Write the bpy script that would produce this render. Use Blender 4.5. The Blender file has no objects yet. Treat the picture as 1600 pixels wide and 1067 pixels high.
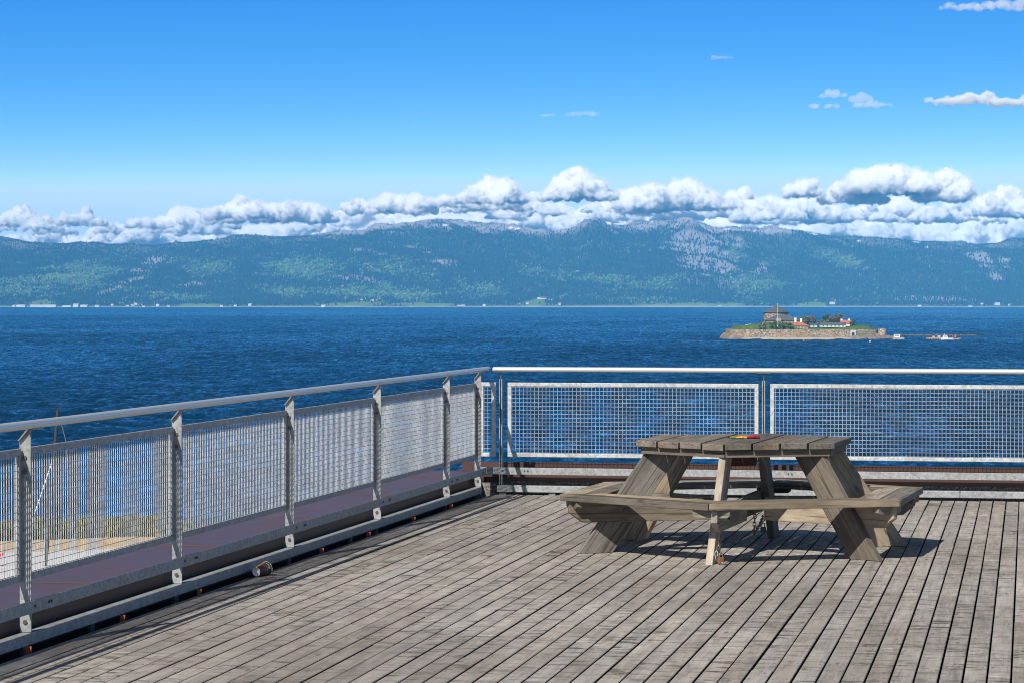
import bpy, bmesh, math, random
import numpy as np
from mathutils import Matrix, Vector

random.seed(7)
RNG = np.random.default_rng(11)
S = bpy.context.scene
COL = S.collection
R = math.radians
DECK = 0.0
EYE = 1.74
F = 4400.0                     # focal length of the lens in units of a 1600 px wide frame
HORIZON = 468.0
PITCH = math.atan((533.5 - HORIZON) / F)
SEA = EYE - 30.0               # water level
SUN_AZ, SUN_EL = R(27.0), R(40.5)   # heading in which shadows fall (from +Y to +X), elevation

# ------------------------------------------------------------------ helpers
def ray(px, py):
    x = (px - 800) / F
    y = -(py - 533.5) / F
    return Vector((x, math.cos(PITCH) + y * math.sin(PITCH), -math.sin(PITCH) + y * math.cos(PITCH)))

def on_z(px, py, z):
    d = ray(px, py)
    t = (z - EYE) / d.z
    return Vector((d.x * t, d.y * t, z))

def at_d(px, py, dist):
    d = ray(px, py)
    t = dist / d.y
    return Vector((d.x * t, dist, EYE + d.z * t))

def tag(o, label=None, cat=None, group=None, kind=None):
    if label: o['label'] = label
    if cat: o['category'] = cat
    if group: o['group'] = group
    if kind: o['kind'] = kind
    return o

def empty(name, loc, rz=0.0):
    o = bpy.data.objects.new(name, None)
    COL.objects.link(o)
    o.location = loc
    o.rotation_euler = (0, 0, rz)
    o.empty_display_size = 0.2
    return o

class MB:
    def __init__(self):
        self.v = []; self.f = []; self.smooth = []
    def add(self, vs, fs, smooth=False):
        b = len(self.v)
        self.v += [tuple(p) for p in vs]
        for f in fs:
            self.f.append([b + i for i in f]); self.smooth.append(smooth)
        return self
    def box(self, x0, x1, y0, y1, z0, z1):
        vs = [(x0,y0,z0),(x1,y0,z0),(x1,y1,z0),(x0,y1,z0),(x0,y0,z1),(x1,y0,z1),(x1,y1,z1),(x0,y1,z1)]
        return self.add(vs, [(3,2,1,0),(4,5,6,7),(0,1,5,4),(1,2,6,5),(2,3,7,6),(3,0,4,7)])
    def prism(self, poly, z0, z1, ax=2):
        """poly: CCW 2-D points, extruded along the third axis (ax=2: XY -> Z, ax=1: XZ -> Y)."""
        n = len(poly)
        if ax == 2:
            vs = [(a, b, z0) for a, b in poly] + [(a, b, z1) for a, b in poly]
            fs = [list(range(n))[::-1], list(range(n, 2*n))] + [(i, (i+1) % n, n+(i+1) % n, n+i) for i in range(n)]
        else:
            vs = [(a, z0, b) for a, b in poly] + [(a, z1, b) for a, b in poly]
            fs = [list(range(n)), list(range(n, 2*n))[::-1]] + [((i+1) % n, i, n+i, n+(i+1) % n) for i in range(n)]
        return self.add(vs, fs)
    def tube(self, pts, r, n=12, caps=True, smooth=True, closed=False):
        pts = [Vector(p) for p in pts]
        rs = r if isinstance(r, (list, tuple)) else [r] * len(pts)
        m = len(pts); vs = []; up0 = None
        for i, p in enumerate(pts):
            if closed: t = pts[(i+1) % m] - pts[i-1]
            else: t = pts[min(i+1, m-1)] - pts[max(i-1, 0)]
            t.normalize()
            if up0 is None:
                up0 = Vector((0,0,1)) if abs(t.z) < .9 else Vector((1,0,0))
            a = t.cross(up0).normalized(); b = a.cross(t).normalized(); up0 = b
            for k in range(n):
                an = 2*math.pi*k/n
                vs.append(p + (a*math.cos(an) + b*math.sin(an)) * rs[i])
        fs = []
        for i in range(m if closed else m-1):
            j = (i+1) % m
            for k in range(n):
                fs.append((i*n+k, j*n+k, j*n+(k+1) % n, i*n+(k+1) % n))
        self.add(vs, fs, smooth)
        if caps and not closed:
            self.add(vs[:n], [list(range(n))]); self.add(vs[-n:], [list(range(n))[::-1]])
        return self
    def lathe(self, prof, n=24, c=(0,0,0), smooth=True, a0=0.0):
        vs = []
        for r, z in prof:
            for k in range(n):
                an = a0 + 2*math.pi*k/n
                vs.append((c[0]+r*math.cos(an), c[1]+r*math.sin(an), c[2]+z))
        fs = []
        for i in range(len(prof)-1):
            for k in range(n):
                fs.append((i*n+k, i*n+(k+1) % n, (i+1)*n+(k+1) % n, (i+1)*n+k))
        return self.add(vs, fs, smooth)
    def build(self, name, mat, parent=None, bevel=0.0, loc=None, rot=None):
        me = bpy.data.meshes.new(name)
        me.from_pydata(self.v, [], self.f)
        me.polygons.foreach_set('use_smooth', self.smooth)
        me.update()
        bm = bmesh.new(); bm.from_mesh(me)
        bmesh.ops.recalc_face_normals(bm, faces=bm.faces)
        bm.to_mesh(me); bm.free()
        if mat: me.materials.append(mat)
        o = bpy.data.objects.new(name, me)
        COL.objects.link(o)
        if parent: o.parent = parent
        if loc is not None: o.location = loc
        if rot is not None: o.rotation_euler = rot
        if bevel:
            m = o.modifiers.new('edge', 'BEVEL'); m.width = bevel; m.segments = 2; m.limit_method = 'ANGLE'
            m.harden_normals = False
        return o

def np_mesh(name, verts, quads, mat=None, smooth=True, cols=None, tris=False):
    me = bpy.data.meshes.new(name)
    nv, nf = len(verts), len(quads)
    k = 3 if tris else 4
    me.vertices.add(nv)
    me.vertices.foreach_set('co', np.asarray(verts, np.float32).ravel())
    me.loops.add(nf*k)
    me.loops.foreach_set('vertex_index', np.asarray(quads, np.int32).ravel())
    me.polygons.add(nf)
    me.polygons.foreach_set('loop_start', np.arange(0, nf*k, k, dtype=np.int32))
    me.polygons.foreach_set('use_smooth', np.full(nf, smooth))
    if cols is not None:
        at = me.attributes.new('Col', 'FLOAT_COLOR', 'POINT')
        c4 = np.ones((nv, 4), np.float32); c4[:, :3] = cols
        at.data.foreach_set('color', c4.ravel())
    me.update(); me.validate()
    if mat: me.materials.append(mat)
    o = bpy.data.objects.new(name, me)
    COL.objects.link(o)
    return o

def grid_faces(nx, ny):
    i = np.arange(ny-1)[:, None]*nx + np.arange(nx-1)[None, :]
    return np.stack([i, i+1, i+nx+1, i+nx], -1).reshape(-1, 4)

# ---- numpy gradient noise
_P = np.random.default_rng(3).permutation(256); _P = np.concatenate([_P, _P, _P])
_G = np.random.default_rng(4).normal(size=(256, 3)); _G /= np.linalg.norm(_G, axis=1)[:, None]
def noise3(p):
    p = np.asarray(p, float)
    i = np.floor(p).astype(int); f = p - i; i &= 255
    u = f*f*f*(f*(f*6-15)+10)
    out = 0
    for dx in (0,1):
        for dy in (0,1):
            for dz in (0,1):
                h = _P[_P[_P[(i[...,0]+dx) & 255]+((i[...,1]+dy) & 255)]+((i[...,2]+dz) & 255)]
                g = _G[h]
                d = g[...,0]*(f[...,0]-dx)+g[...,1]*(f[...,1]-dy)+g[...,2]*(f[...,2]-dz)
                w = (u[...,0] if dx else 1-u[...,0])*(u[...,1] if dy else 1-u[...,1])*(u[...,2] if dz else 1-u[...,2])
                out = out + w*d
    return out*1.5
def fbm(p, octs=5, gain=.5, lac=2.03, billow=False):
    p = np.asarray(p, float); a = 1.0; s = 0.0; t = 0.0
    for o in range(octs):
        n = noise3(p + o*17.3)
        s = s + a*(np.abs(n) if billow else n); t += a
        a *= gain; p = p*lac
    return s/t
def P2(x, y, sc, seed=0.0):
    return np.stack([x/sc, y/sc, np.full_like(np.asarray(x, float), seed)], -1)
def smooth(a, b, x):
    t = np.clip((x-a)/(b-a), 0, 1); return t*t*(3-2*t)

# ------------------------------------------------------------------ material helpers
class NT:
    def __init__(self, name):
        self.m = bpy.data.materials.new(name); self.m.use_nodes = True
        self.t = self.m.node_tree; self.t.nodes.clear()
        self.out = self.n('ShaderNodeOutputMaterial')
    def n(self, ty, **kw):
        nd = self.t.nodes.new(ty)
        for k, v in kw.items(): setattr(nd, k, v)
        return nd
    def set(self, sock, v):
        if isinstance(v, bpy.types.NodeSocket): self.t.links.new(v, sock)
        elif isinstance(v, (tuple, list)):
            sock.default_value = tuple(v) + (1.0,) if len(v) == 3 and len(sock.default_value) == 4 else v
        else: sock.default_value = v
    def math(self, op, a, b=0.0, c=None, clamp=False):
        nd = self.n('ShaderNodeMath', operation=op, use_clamp=clamp)
        self.set(nd.inputs[0], a); self.set(nd.inputs[1], b)
        if c is not None: self.set(nd.inputs[2], c)
        return nd.outputs[0]
    def mix(self, fac, a, b, mode='MIX'):
        nd = self.n('ShaderNodeMix', data_type='RGBA', blend_type=mode)
        self.set(nd.inputs[0], fac); self.set(nd.inputs[6], a); self.set(nd.inputs[7], b)
        return nd.outputs[2]
    def obj(self): return self.n('ShaderNodeTexCoord').outputs['Object']
    def map(self, vec, scale=(1,1,1), loc=(0,0,0), rot=(0,0,0)):
        nd = self.n('ShaderNodeMapping')
        self.set(nd.inputs['Vector'], vec); nd.inputs['Scale'].default_value = scale
        nd.inputs['Location'].default_value = loc; nd.inputs['Rotation'].default_value = rot
        return nd.outputs[0]
    def noise(self, vec, scale, detail=4, rough=.55, dist=0.0):
        nd = self.n('ShaderNodeTexNoise')
        self.set(nd.inputs['Vector'], vec); nd.inputs['Scale'].default_value = scale
        nd.inputs['Detail'].default_value = detail; nd.inputs['Roughness'].default_value = rough
        nd.inputs['Distortion'].default_value = dist
        return nd.outputs['Fac']
    def voro(self, vec, scale, feature='F1', out='Distance', rnd=1.0):
        nd = self.n('ShaderNodeTexVoronoi', feature=feature)
        self.set(nd.inputs['Vector'], vec); nd.inputs['Scale'].default_value = scale
        nd.inputs['Randomness'].default_value = rnd
        return nd.outputs[out]
    def ramp(self, fac, stops, interp='LINEAR'):
        nd = self.n('ShaderNodeValToRGB'); cr = nd.color_ramp; cr.interpolation = interp
        while len(cr.elements) < len(stops): cr.elements.new(.5)
        for e, (p, c) in zip(cr.elements, stops):
            e.position = p
            e.color = (c, c, c, 1) if isinstance(c, (int, float)) else tuple(c) + (1,)
        self.set(nd.inputs[0], fac)
        return nd.outputs[0]
    def bump(self, h, strength=.3, dist=.01, normal=None):
        nd = self.n('ShaderNodeBump'); nd.inputs['Strength'].default_value = strength
        nd.inputs['Distance'].default_value = dist; self.set(nd.inputs['Height'], h)
        if normal is not None: self.set(nd.inputs['Normal'], normal)
        return nd.outputs[0]
    def bsdf(self, base, rough=.6, metal=0.0, normal=None, spec=None, ior=None):
        nd = self.n('ShaderNodeBsdfPrincipled')
        self.set(nd.inputs['Base Color'], base); self.set(nd.inputs['Roughness'], rough)
        self.set(nd.inputs['Metallic'], metal)
        if normal is not None: self.set(nd.inputs['Normal'], normal)
        if spec is not None: self.set(nd.inputs['Specular IOR Level'], spec)
        if ior is not None: nd.inputs['IOR'].default_value = ior
        self.t.links.new(nd.outputs[0], self.out.inputs[0])
        return nd

def mat_plain(name, col, rough=.6, metal=0.0, var=.15, scale=8.0, bump=.0):
    n = NT(name); o = n.obj()
    f = n.noise(o, scale, 5, .6)
    c = n.mix(f, tuple(x*(1-var) for x in col), tuple(min(1, x*(1+var)) for x in col))
    n.bsdf(c, rough, metal, n.bump(f, bump, .01) if bump else None)
    return n.m

def mat_galv(name, col=(.40,.43,.45), metal=.45, rough=.5):
    n = NT(name); o = n.obj()
    geo = n.n('ShaderNodeNewGeometry').outputs['Position']
    v = n.voro(geo, 55, out='Color')
    sp = n.n('ShaderNodeSeparateColor'); n.set(sp.inputs[0], v)
    f1 = n.noise(geo, 9, 5, .65)
    f2 = n.noise(geo, 2.1, 4, .6)
    g = n.math('MULTIPLY_ADD', sp.outputs[0], .34, n.math('MULTIPLY_ADD', f1, .5, n.math('MULTIPLY', f2, .38)))
    c = n.ramp(g, [(.25, tuple(x*.62 for x in col)), (.5, tuple(x*.95 for x in col)), (.78, tuple(min(1, x*1.35) for x in col))])
    streak = n.noise(n.map(geo, (14, 14, 1.2)), 3, 4, .6)
    c = n.mix(n.math('MULTIPLY', n.ramp(streak, [(.55, 0.0), (.75, 1.0)]), .35), c, (.20,.18,.15))
    r = n.math('MULTIPLY_ADD', f1, .3, rough-.15)
    n.bsdf(c, r, metal, n.bump(f1, .12, .004))
    return n.m

def mat_wood(name, light, mid, dark, island=False, saw=False, grain=1.0, stain=None):
    """weathered timber, grain along local X"""
    n = NT(name); o = n.obj()
    geo = n.n('ShaderNodeNewGeometry'); rnd = geo.outputs['Random Per Island']
    info = n.n('ShaderNodeObjectInfo')
    r = rnd if island else info.outputs['Random']
    comb = n.n('ShaderNodeCombineXYZ')
    n.set(comb.inputs[0], n.math('MULTIPLY', r, 37.0)); n.set(comb.inputs[1], n.math('MULTIPLY', r, 91.0)); n.set(comb.inputs[2], n.math('MULTIPLY', r, 53.0))
    va = n.n('ShaderNodeVectorMath', operation='ADD'); n.set(va.inputs[0], o); n.set(va.inputs[1], comb.outputs[0])
    p = va.outputs[0]
    g1 = n.noise(n.map(p, (1.6, 26*grain, 26*grain)), 1.0, 6, .62, .9)       # long streaks
    g2 = n.noise(n.map(p, (5, 150*grain, 150*grain)), 1.0, 4, .6, .3)        # fine fibres
    blot = n.noise(n.map(p, (2.2, 7, 7)), 1.0, 5, .65)                     # weathering blotches
    t = n.math('MULTIPLY_ADD', g1, .55 if saw else .38, n.math('MULTIPLY_ADD', g2, .25 if saw else .20, n.math('MULTIPLY', blot, .55 if saw else .80)))
    c = n.ramp(t, [(.38, dark), (.62, mid), (.86, light)])
    # boards differ
    hv = n.n('ShaderNodeHueSaturation')
    n.set(hv.inputs['Color'], c)
    n.set(hv.inputs['Value'], n.math('MULTIPLY_ADD', r, .26 if saw else .75, .82 if saw else .55))
    r2 = n.math('FRACT', n.math('MULTIPLY', r, 17.3))
    n.set(hv.inputs['Saturation'], n.math('MULTIPLY_ADD', r2, .35 if saw else .6, .45 if saw else .55))
    c = hv.outputs[0]
    h = n.math('MULTIPLY_ADD', g1, .6, n.math('MULTIPLY', g2, .4))
    if saw:
        d1 = n.noise(n.map(p, (15, 4.2, 4)), 1.0, 5, .70, .25)
        d1r = n.ramp(d1, [(.52, 0.0), (.60, 1.0)])
        big = n.ramp(n.noise(n.map(p, (.8, .9, 1), (5,3,0)), 1.0, 3, .6), [(.35, .15), (.65, 1.0)])
        c = n.mix(n.math('MULTIPLY', n.math('MULTIPLY', d1r, big), .92), c, tuple(x*.30 for x in dark))
        d2 = n.ramp(n.noise(n.map(p, (5, 16, 4)), 1.0, 5, .65, 1.0), [(.58, 0.0), (.72, 1.0)])
        c = n.mix(n.math('MULTIPLY', d2, .38), c, tuple(min(1, x*1.22) for x in light))
        # large dirty and bleached areas of the whole deck
        w = n.noise(n.map(o, (.35, .5, 1)), 1.0, 4, .6)
        c = n.mix(n.ramp(w, [(.36, .42), (.6, 0.0)]), c, (.12,.10,.08))
        knots = n.voro(n.map(p, (2.3, 9.5, 5)), 1.0)
        c = n.mix(n.math('MULTIPLY', n.ramp(knots, [(.05, 1.0), (.13, 0.0)]), .6), c, (.09,.06,.04))
        so = n.n('ShaderNodeSeparateXYZ'); n.set(so.inputs[0], o)      # two screws where each board crosses a joist
        dx = n.math('MULTIPLY', n.math('ABSOLUTE', n.math('SUBTRACT', n.math('FRACT', n.math('MULTIPLY_ADD', so.outputs[0], 1/.6, .5)), .5)), .6)
        fy = n.math('FRACT', n.math('DIVIDE', so.outputs[1], .1097))
        dy = n.math('MULTIPLY', n.math('MINIMUM', n.math('ABSOLUTE', n.math('SUBTRACT', fy, .22)), n.math('ABSOLUTE', n.math('SUBTRACT', fy, .78))), .1097)
        nails = n.math('LESS_THAN', n.math('ADD', n.math('MULTIPLY', dx, dx), n.math('MULTIPLY', dy, dy)), .0058**2)
        c = n.mix(nails, c, (.04,.03,.025))
    else:
        knots = n.voro(n.map(p, (3.5, 12, 12)), 1.0)
        c = n.mix(n.math('MULTIPLY', n.ramp(knots, [(.05, 1.0), (.16, 0.0)]), .7), c, tuple(x*.45 for x in dark))
        moss = n.ramp(n.noise(p, 3.0, 5, .7), [(.5, 0.0), (.68, 1.0)])
        c = n.mix(n.math('MULTIPLY', moss, .22), c, (.13,.115,.06))
        crack = n.ramp(n.noise(n.map(p, (1.5, 55, 55)), 1.0, 3, .6, .8), [(.37, 1.0), (.43, 0.0)])
        c = n.mix(n.math('MULTIPLY', crack, .55), c, tuple(x*.28 for x in dark))
        h = n.math('SUBTRACT', h, n.math('MULTIPLY', crack, .6))
    if stain is not None:      # dried paint and bird spatter near the table
        s = n.math('MULTIPLY', n.ramp(n.noise(n.map(o, (9, 22, 1)), 1.0, 6, .75), [(.52, 0.0), (.60, 1.0)]), 1.0)
        dist = n.n('ShaderNodeVectorMath', operation='DISTANCE'); n.set(dist.inputs[0], o); dist.inputs[1].default_value = stain
        s = n.math('MULTIPLY', s, n.ramp(n.math('DIVIDE', dist.outputs['Value'], 1.35), [(.5, .85), (1.0, 0.0)]))
        c = n.mix(s, c, (.55,.54,.52))
    n.bsdf(c, .85, 0.0, n.bump(h, .5, .004), spec=.25)
    return n.m

M = {}
def build_materials():
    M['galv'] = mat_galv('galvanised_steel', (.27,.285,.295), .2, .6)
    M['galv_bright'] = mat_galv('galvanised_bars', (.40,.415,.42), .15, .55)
    M['mesh'] = mat_galv('galvanised_mesh', (.37,.39,.41), .2, .5)
    M['rail'] = mat_plain('brushed_handrail', (.70,.70,.69), .36, .45, .08, 30)
    M['rust_clip'] = mat_plain('rust_red_paint', (.42,.10,.045), .7, 0, .3, 60)
    M['bracket'] = mat_plain('bracket_steel', (.26,.235,.20), .4, .5, .2, 40)
    M['bolt'] = mat_plain('bolt_steel', (.12,.12,.12), .5, .6, .2, 40)
    M['concrete'] = None
    M['deck'] = mat_wood('deck_boards', (.52,.455,.385), (.36,.31,.262), (.17,.142,.118), True, True, 1.0, stain=None)
    M['table'] = mat_wood('table_timber', (.43,.345,.245), (.235,.185,.13), (.075,.060,.045))
    M['table_grey'] = mat_wood('table_timber_grey', (.36,.31,.25), (.19,.162,.132), (.065,.055,.046))
    M['table_top'] = mat_wood('table_top_timber', (.225,.19,.155), (.135,.112,.09), (.05,.042,.034))
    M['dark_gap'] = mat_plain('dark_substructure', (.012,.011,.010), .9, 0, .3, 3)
    M['chain'] = mat_plain('chain_steel', (.28,.26,.24), .45, .8, .3, 60)
    M['rusty'] = mat_plain('rusty_padlock', (.30,.12,.06), .7, .3, .4, 60)
    # weathering sheet metal of the parapet
    n = NT('painted_parapet_sheet'); o = n.obj()
    f = n.noise(o, 1.6, 6, .62); f2 = n.noise(n.map(o, (.7, 14, 1)), 2.0, 4, .6)
    c = n.ramp(n.math('MULTIPLY_ADD', f, .6, n.math('MULTIPLY', f2, .4)), [(.3, (.068,.034,.036)), (.55, (.092,.048,.050)), (.8, (.13,.078,.078))])
    rust = n.ramp(n.noise(n.map(o, (.5,1,1), (3,1,2)), 1.1, 6, .7), [(.55, 0.0), (.70, 1.0)])
    c = n.mix(n.math('MULTIPLY', rust, .6), c, (.17,.09,.06))
    n.bsdf(c, n.math('MULTIPLY_ADD', f, .25, .3), 0.0, n.bump(f, .15, .01), spec=.6)
    M['purple'] = n.m
    M['fascia'] = mat_plain('brown_fascia', (.060,.026,.020), .55, 0, .2, 6)
    M['seam'] = mat_plain('rusty_seam', (.10,.052,.038), .7, 0, .3, 20)
    n = NT('exposed_aggregate'); o = n.obj()
    v = n.voro(o, 90, out='Color'); sp = n.n('ShaderNodeSeparateColor'); n.set(sp.inputs[0], v)
    c = n.ramp(sp.outputs[0], [(.0, (.07,.065,.06)), (.5, (.15,.14,.125)), (1.0, (.32,.30,.275))])
    n.bsdf(c, .9, 0, n.bump(n.voro(o, 90), .5, .004))
    M['concrete'] = n.m
build_materials()

# ------------------------------------------------------------------ camera, world, sun
cam_d = bpy.data.cameras.new('camera'); cam = bpy.data.objects.new('camera', cam_d); COL.objects.link(cam)
cam_d.sensor_width = 36; cam_d.lens = 36*F/1600; cam_d.clip_start = .1; cam_d.clip_end = 200000
cam.location = (0, 0, EYE); cam.rotation_euler = (R(90)-PITCH, 0, 0)
S.camera = cam

w = bpy.data.worlds.new('World'); S.world = w; w.use_nodes = True
nt = w.node_tree; nt.nodes.clear()
wo = nt.nodes.new('ShaderNodeOutputWorld'); bg = nt.nodes.new('ShaderNodeBackground')
sky = nt.nodes.new('ShaderNodeTexSky'); sky.sky_type = 'NISHITA'; sky.sun_disc = False
sky.sun_elevation = SUN_EL; sky.sun_rotation = SUN_AZ + math.pi
sky.altitude = 0; sky.air_density = 1.0; sky.dust_density = .3; sky.ozone_density = 2.0
tc = nt.nodes.new('ShaderNodeTexCoord')
mp = nt.nodes.new('ShaderNodeMapping'); mp.inputs['Scale'].default_value = (1, 1, 6.0)   # a clear, deep blue northern sky
nrm = nt.nodes.new('ShaderNodeVectorMath'); nrm.operation = 'NORMALIZE'
nt.links.new(tc.outputs['Generated'], mp.inputs[0]); nt.links.new(mp.outputs[0], nrm.inputs[0]); nt.links.new(nrm.outputs[0], sky.inputs['Vector'])
sep = nt.nodes.new('ShaderNodeSeparateColor'); cmb = nt.nodes.new('ShaderNodeCombineColor')
nt.links.new(sky.outputs[0], sep.inputs[0])
BGS = .15
for k, (ref, val, pw, top) in enumerate(((.31, .42, 3.0, .66), (.51, .81, 1.45, .88), (.82, 1.14, .55, 1.18))):
    d1 = nt.nodes.new('ShaderNodeMath'); d1.operation = 'MULTIPLY'; d1.inputs[1].default_value = BGS/ref
    p1_ = nt.nodes.new('ShaderNodeMath'); p1_.operation = 'POWER'; p1_.inputs[1].default_value = pw
    m1 = nt.nodes.new('ShaderNodeMath'); m1.operation = 'MULTIPLY'; m1.inputs[1].default_value = val/BGS
    c1 = nt.nodes.new('ShaderNodeMath'); c1.operation = 'MINIMUM'; c1.inputs[1].default_value = top/BGS
    nt.links.new(sep.outputs[k], d1.inputs[0]); nt.links.new(d1.outputs[0], p1_.inputs[0]); nt.links.new(p1_.outputs[0], m1.inputs[0])
    nt.links.new(m1.outputs[0], c1.inputs[0]); nt.links.new(c1.outputs[0], cmb.inputs[k])
# towards the zenith the sky is the plain, darker Nishita one
sky2 = nt.nodes.new('ShaderNodeTexSky'); sky2.sky_type = 'NISHITA'; sky2.sun_disc = False
sky2.sun_elevation = SUN_EL; sky2.sun_rotation = SUN_AZ + math.pi; sky2.dust_density = .3
sx_ = nt.nodes.new('ShaderNodeSeparateXYZ'); nt.links.new(tc.outputs['Generated'], sx_.inputs[0])
mr = nt.nodes.new('ShaderNodeMapRange'); mr.interpolation_type = 'SMOOTHSTEP'; mr.inputs['From Min'].default_value = .12; mr.inputs['From Max'].default_value = .26
nt.links.new(sx_.outputs[2], mr.inputs['Value'])
mxs = nt.nodes.new('ShaderNodeMix'); mxs.data_type = 'RGBA'
dim = nt.nodes.new('ShaderNodeMix'); dim.data_type = 'RGBA'; dim.blend_type = 'MULTIPLY'; dim.inputs[0].default_value = 1.0; dim.inputs[7].default_value = (.36, .36, .36, 1)
nt.links.new(sky2.outputs[0], dim.inputs[6])
nt.links.new(mr.outputs[0], mxs.inputs[0]); nt.links.new(cmb.outputs[0], mxs.inputs[6]); nt.links.new(dim.outputs[2], mxs.inputs[7])
nt.links.new(mxs.outputs[2], bg.inputs[0])
bg.inputs[1].default_value = BGS
nt.links.new(bg.outputs[0], wo.inputs[0])

sun_d = bpy.data.lights.new('sun', 'SUN'); sun = bpy.data.objects.new('sun', sun_d); COL.objects.link(sun)
sun_d.energy = 5.0; sun_d.angle = R(.53); sun_d.color = (1.0, .93, .82)
sd = Vector((math.cos(SUN_EL)*math.sin(SUN_AZ), math.cos(SUN_EL)*math.cos(SUN_AZ), -math.sin(SUN_EL)))
sun.rotation_euler = sd.to_track_quat('-Z', 'Y').to_euler()
sun.location = (-20, -40, 40)

S.view_settings.view_transform = 'Standard'; S.view_settings.look = 'None'
S.view_settings.exposure = 0.15; S.view_settings.gamma = 1.0
S.render.engine = 'CYCLES'
S.cycles.max_bounces = 48; S.cycles.diffuse_bounces = 4; S.cycles.glossy_bounces = 4; S.cycles.volume_bounces = 48; S.cycles.transparent_max_bounces = 24
S.cycles.use_denoising = True; S.cycles.filter_width = 1.0
try: S.cycles.denoiser = 'OPENIMAGEDENOISE'
except Exception: pass

#%% RAILINGS
# ------------------------------------------------------------------ rail lines
L_O = Vector((-2.396, 14.01, 0)); L_U = Vector((.1937, 1, 0)).normalized()
B_O = Vector((-.137, 25.18, 0)); B_U = Vector((.9818, -.1902, 0)).normalized()
L_RZ = math.atan2(L_U.y, L_U.x); B_RZ = math.atan2(B_U.y, B_U.x)

def bolt_head(mb, c, axis, r=.011, h=.008):
    a = Vector(axis); p = Vector(c)
    mb.tube([p, p + a*h], r, 6, True, False)

def railing(name, label, origin, rz, posts, panels, hand, kerb, beam, twin, joints):
    root = empty(name, origin, rz)
    tag(root, label, 'railing')
    g = M['galv']
    # square tube along the deck edge and the flat beam above it: both in welded lengths
    mb = MB(); a = kerb[0]
    for b in joints + [kerb[1]]:
        mb.box(a, b-.004, 0, .06, .022, .082); a = b
    mb.build('kerb_tube', g, root, .004)
    mb = MB(); mb.box(beam[0], beam[1], -.012, -.002, .18, .243)
    bm_o = mb.build('beam', g, root, .002)
    def bolt(par, c, axis, r):
        mb = MB(); bolt_head(mb, c, axis, r); mb.build('bolt', M['bolt'], par)
    for s in posts:
        for x in (.02, .22, .25): bolt(bm_o, (s+x, -.012, .215), (0,-1,0), .008)
    mb = MB(); zc = 1.12
    pts = [(hand[0], .0, zc), (hand[1], .0, zc)]
    mb.tube(pts, .0215, 24)
    hr = mb.build('handrail', M['rail'], root)
    for e, sg in ((hand[0], -1), (hand[1], 1)):       # rounded end caps
        mb = MB(); mb.tube([(e, 0, zc), (e+sg*.008, 0, zc), (e+sg*.014, 0, zc)], [.0214, .0185, .010], 24)
        mb.build('end_cap', M['rail'], hr)
    for s in posts:
        mb = MB()
        if twin:
            for o in (-.0135, .0055):
                mb.prism([(0, .082), (.06, .082), (.06, 1.02), (.045, 1.035), (0, 1.035)], s+o, s+o+.008, 3) if False else \
                mb.add([(s+o+t*.008, y, z) for t in (0,1) for y, z in ((.0,.082),(.06,.082),(.06,1.03),(.0,1.03))],
                       [(0,1,2,3),(7,6,5,4),(0,4,5,1),(1,5,6,2),(2,6,7,3),(3,7,4,0)])
        else:
            mb.add([(s+t*.010, y, z) for t in (0,1) for y, z in ((.0,.084),(.06,.084),(.06,1.045),(.012,1.10),(.0,1.10))],
                   [(0,1,2,3,4),(9,8,7,6,5),(0,5,6,1),(1,6,7,2),(2,7,8,3),(3,8,9,4),(4,9,5,0)])
        po = mb.build('post', M['galv'], root, .0015)
        if twin:
            mb = MB(); mb.box(s-.0045, s+.0045, .018, .042, .985, 1.102); mb.box(s-.06, s+.06, -.012, .02, 1.094, 1.1005)
            mb.build('neck', M['bolt'], po)
        else:
            mb = MB(); mb.box(s+.0105, s+.15, -.011, .011, 1.0935, 1.1005)
            mb.add([(s+x, y, z) for x in (-.020, -.0005) for y, z in ((.056,1.036),(.062,1.040),(.010,1.103),(.002,1.099))],
                   [(0,1,2,3),(7,6,5,4),(0,4,5,1),(1,5,6,2),(2,6,7,3),(3,7,4,0)])
            mb.build('bracket', M['bracket'], po)
            for z in (.135, .885, .955): bolt(po, (s, .031, z), (-1,0,0), .0115)
        # rust red packer between the tube and the roof under each bay
    for k, (a, b) in enumerate(panels):
        mb = MB(); y0, y1 = .044, .066; z0, z1 = .335, 1.0; t = .034
        mb.box(a, b, y0, y1, z1-t, z1); mb.box(a, b, y0, y1, z0, z0+t)
        mb.box(a, a+t, y0, y1, z0+t+.001, z1-t-.001); mb.box(b-t, b, y0, y1, z0+t+.001, z1-t-.001)
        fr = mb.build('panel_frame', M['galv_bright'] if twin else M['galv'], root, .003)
        mb = MB(); pit = .0345
        n = int((b-a-2*t)/pit); off = ((b-a-2*t) - n*pit)/2
        for i in range(n+1):
            x = a+t+off+i*pit
            mb.box(x-.0015, x+.0015, .051, .0553, z0+t, z1-t)
        m = int((z1-z0-2*t)/pit); off = ((z1-z0-2*t) - m*pit)/2
        for j in range(m+1):
            z = z0+t+off+j*pit
            mb.box(a+t, b-t, .0478, .0505, z-.0014, z+.0014)
        mb.build('wire_mesh', M['mesh'], fr)
    return root

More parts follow.
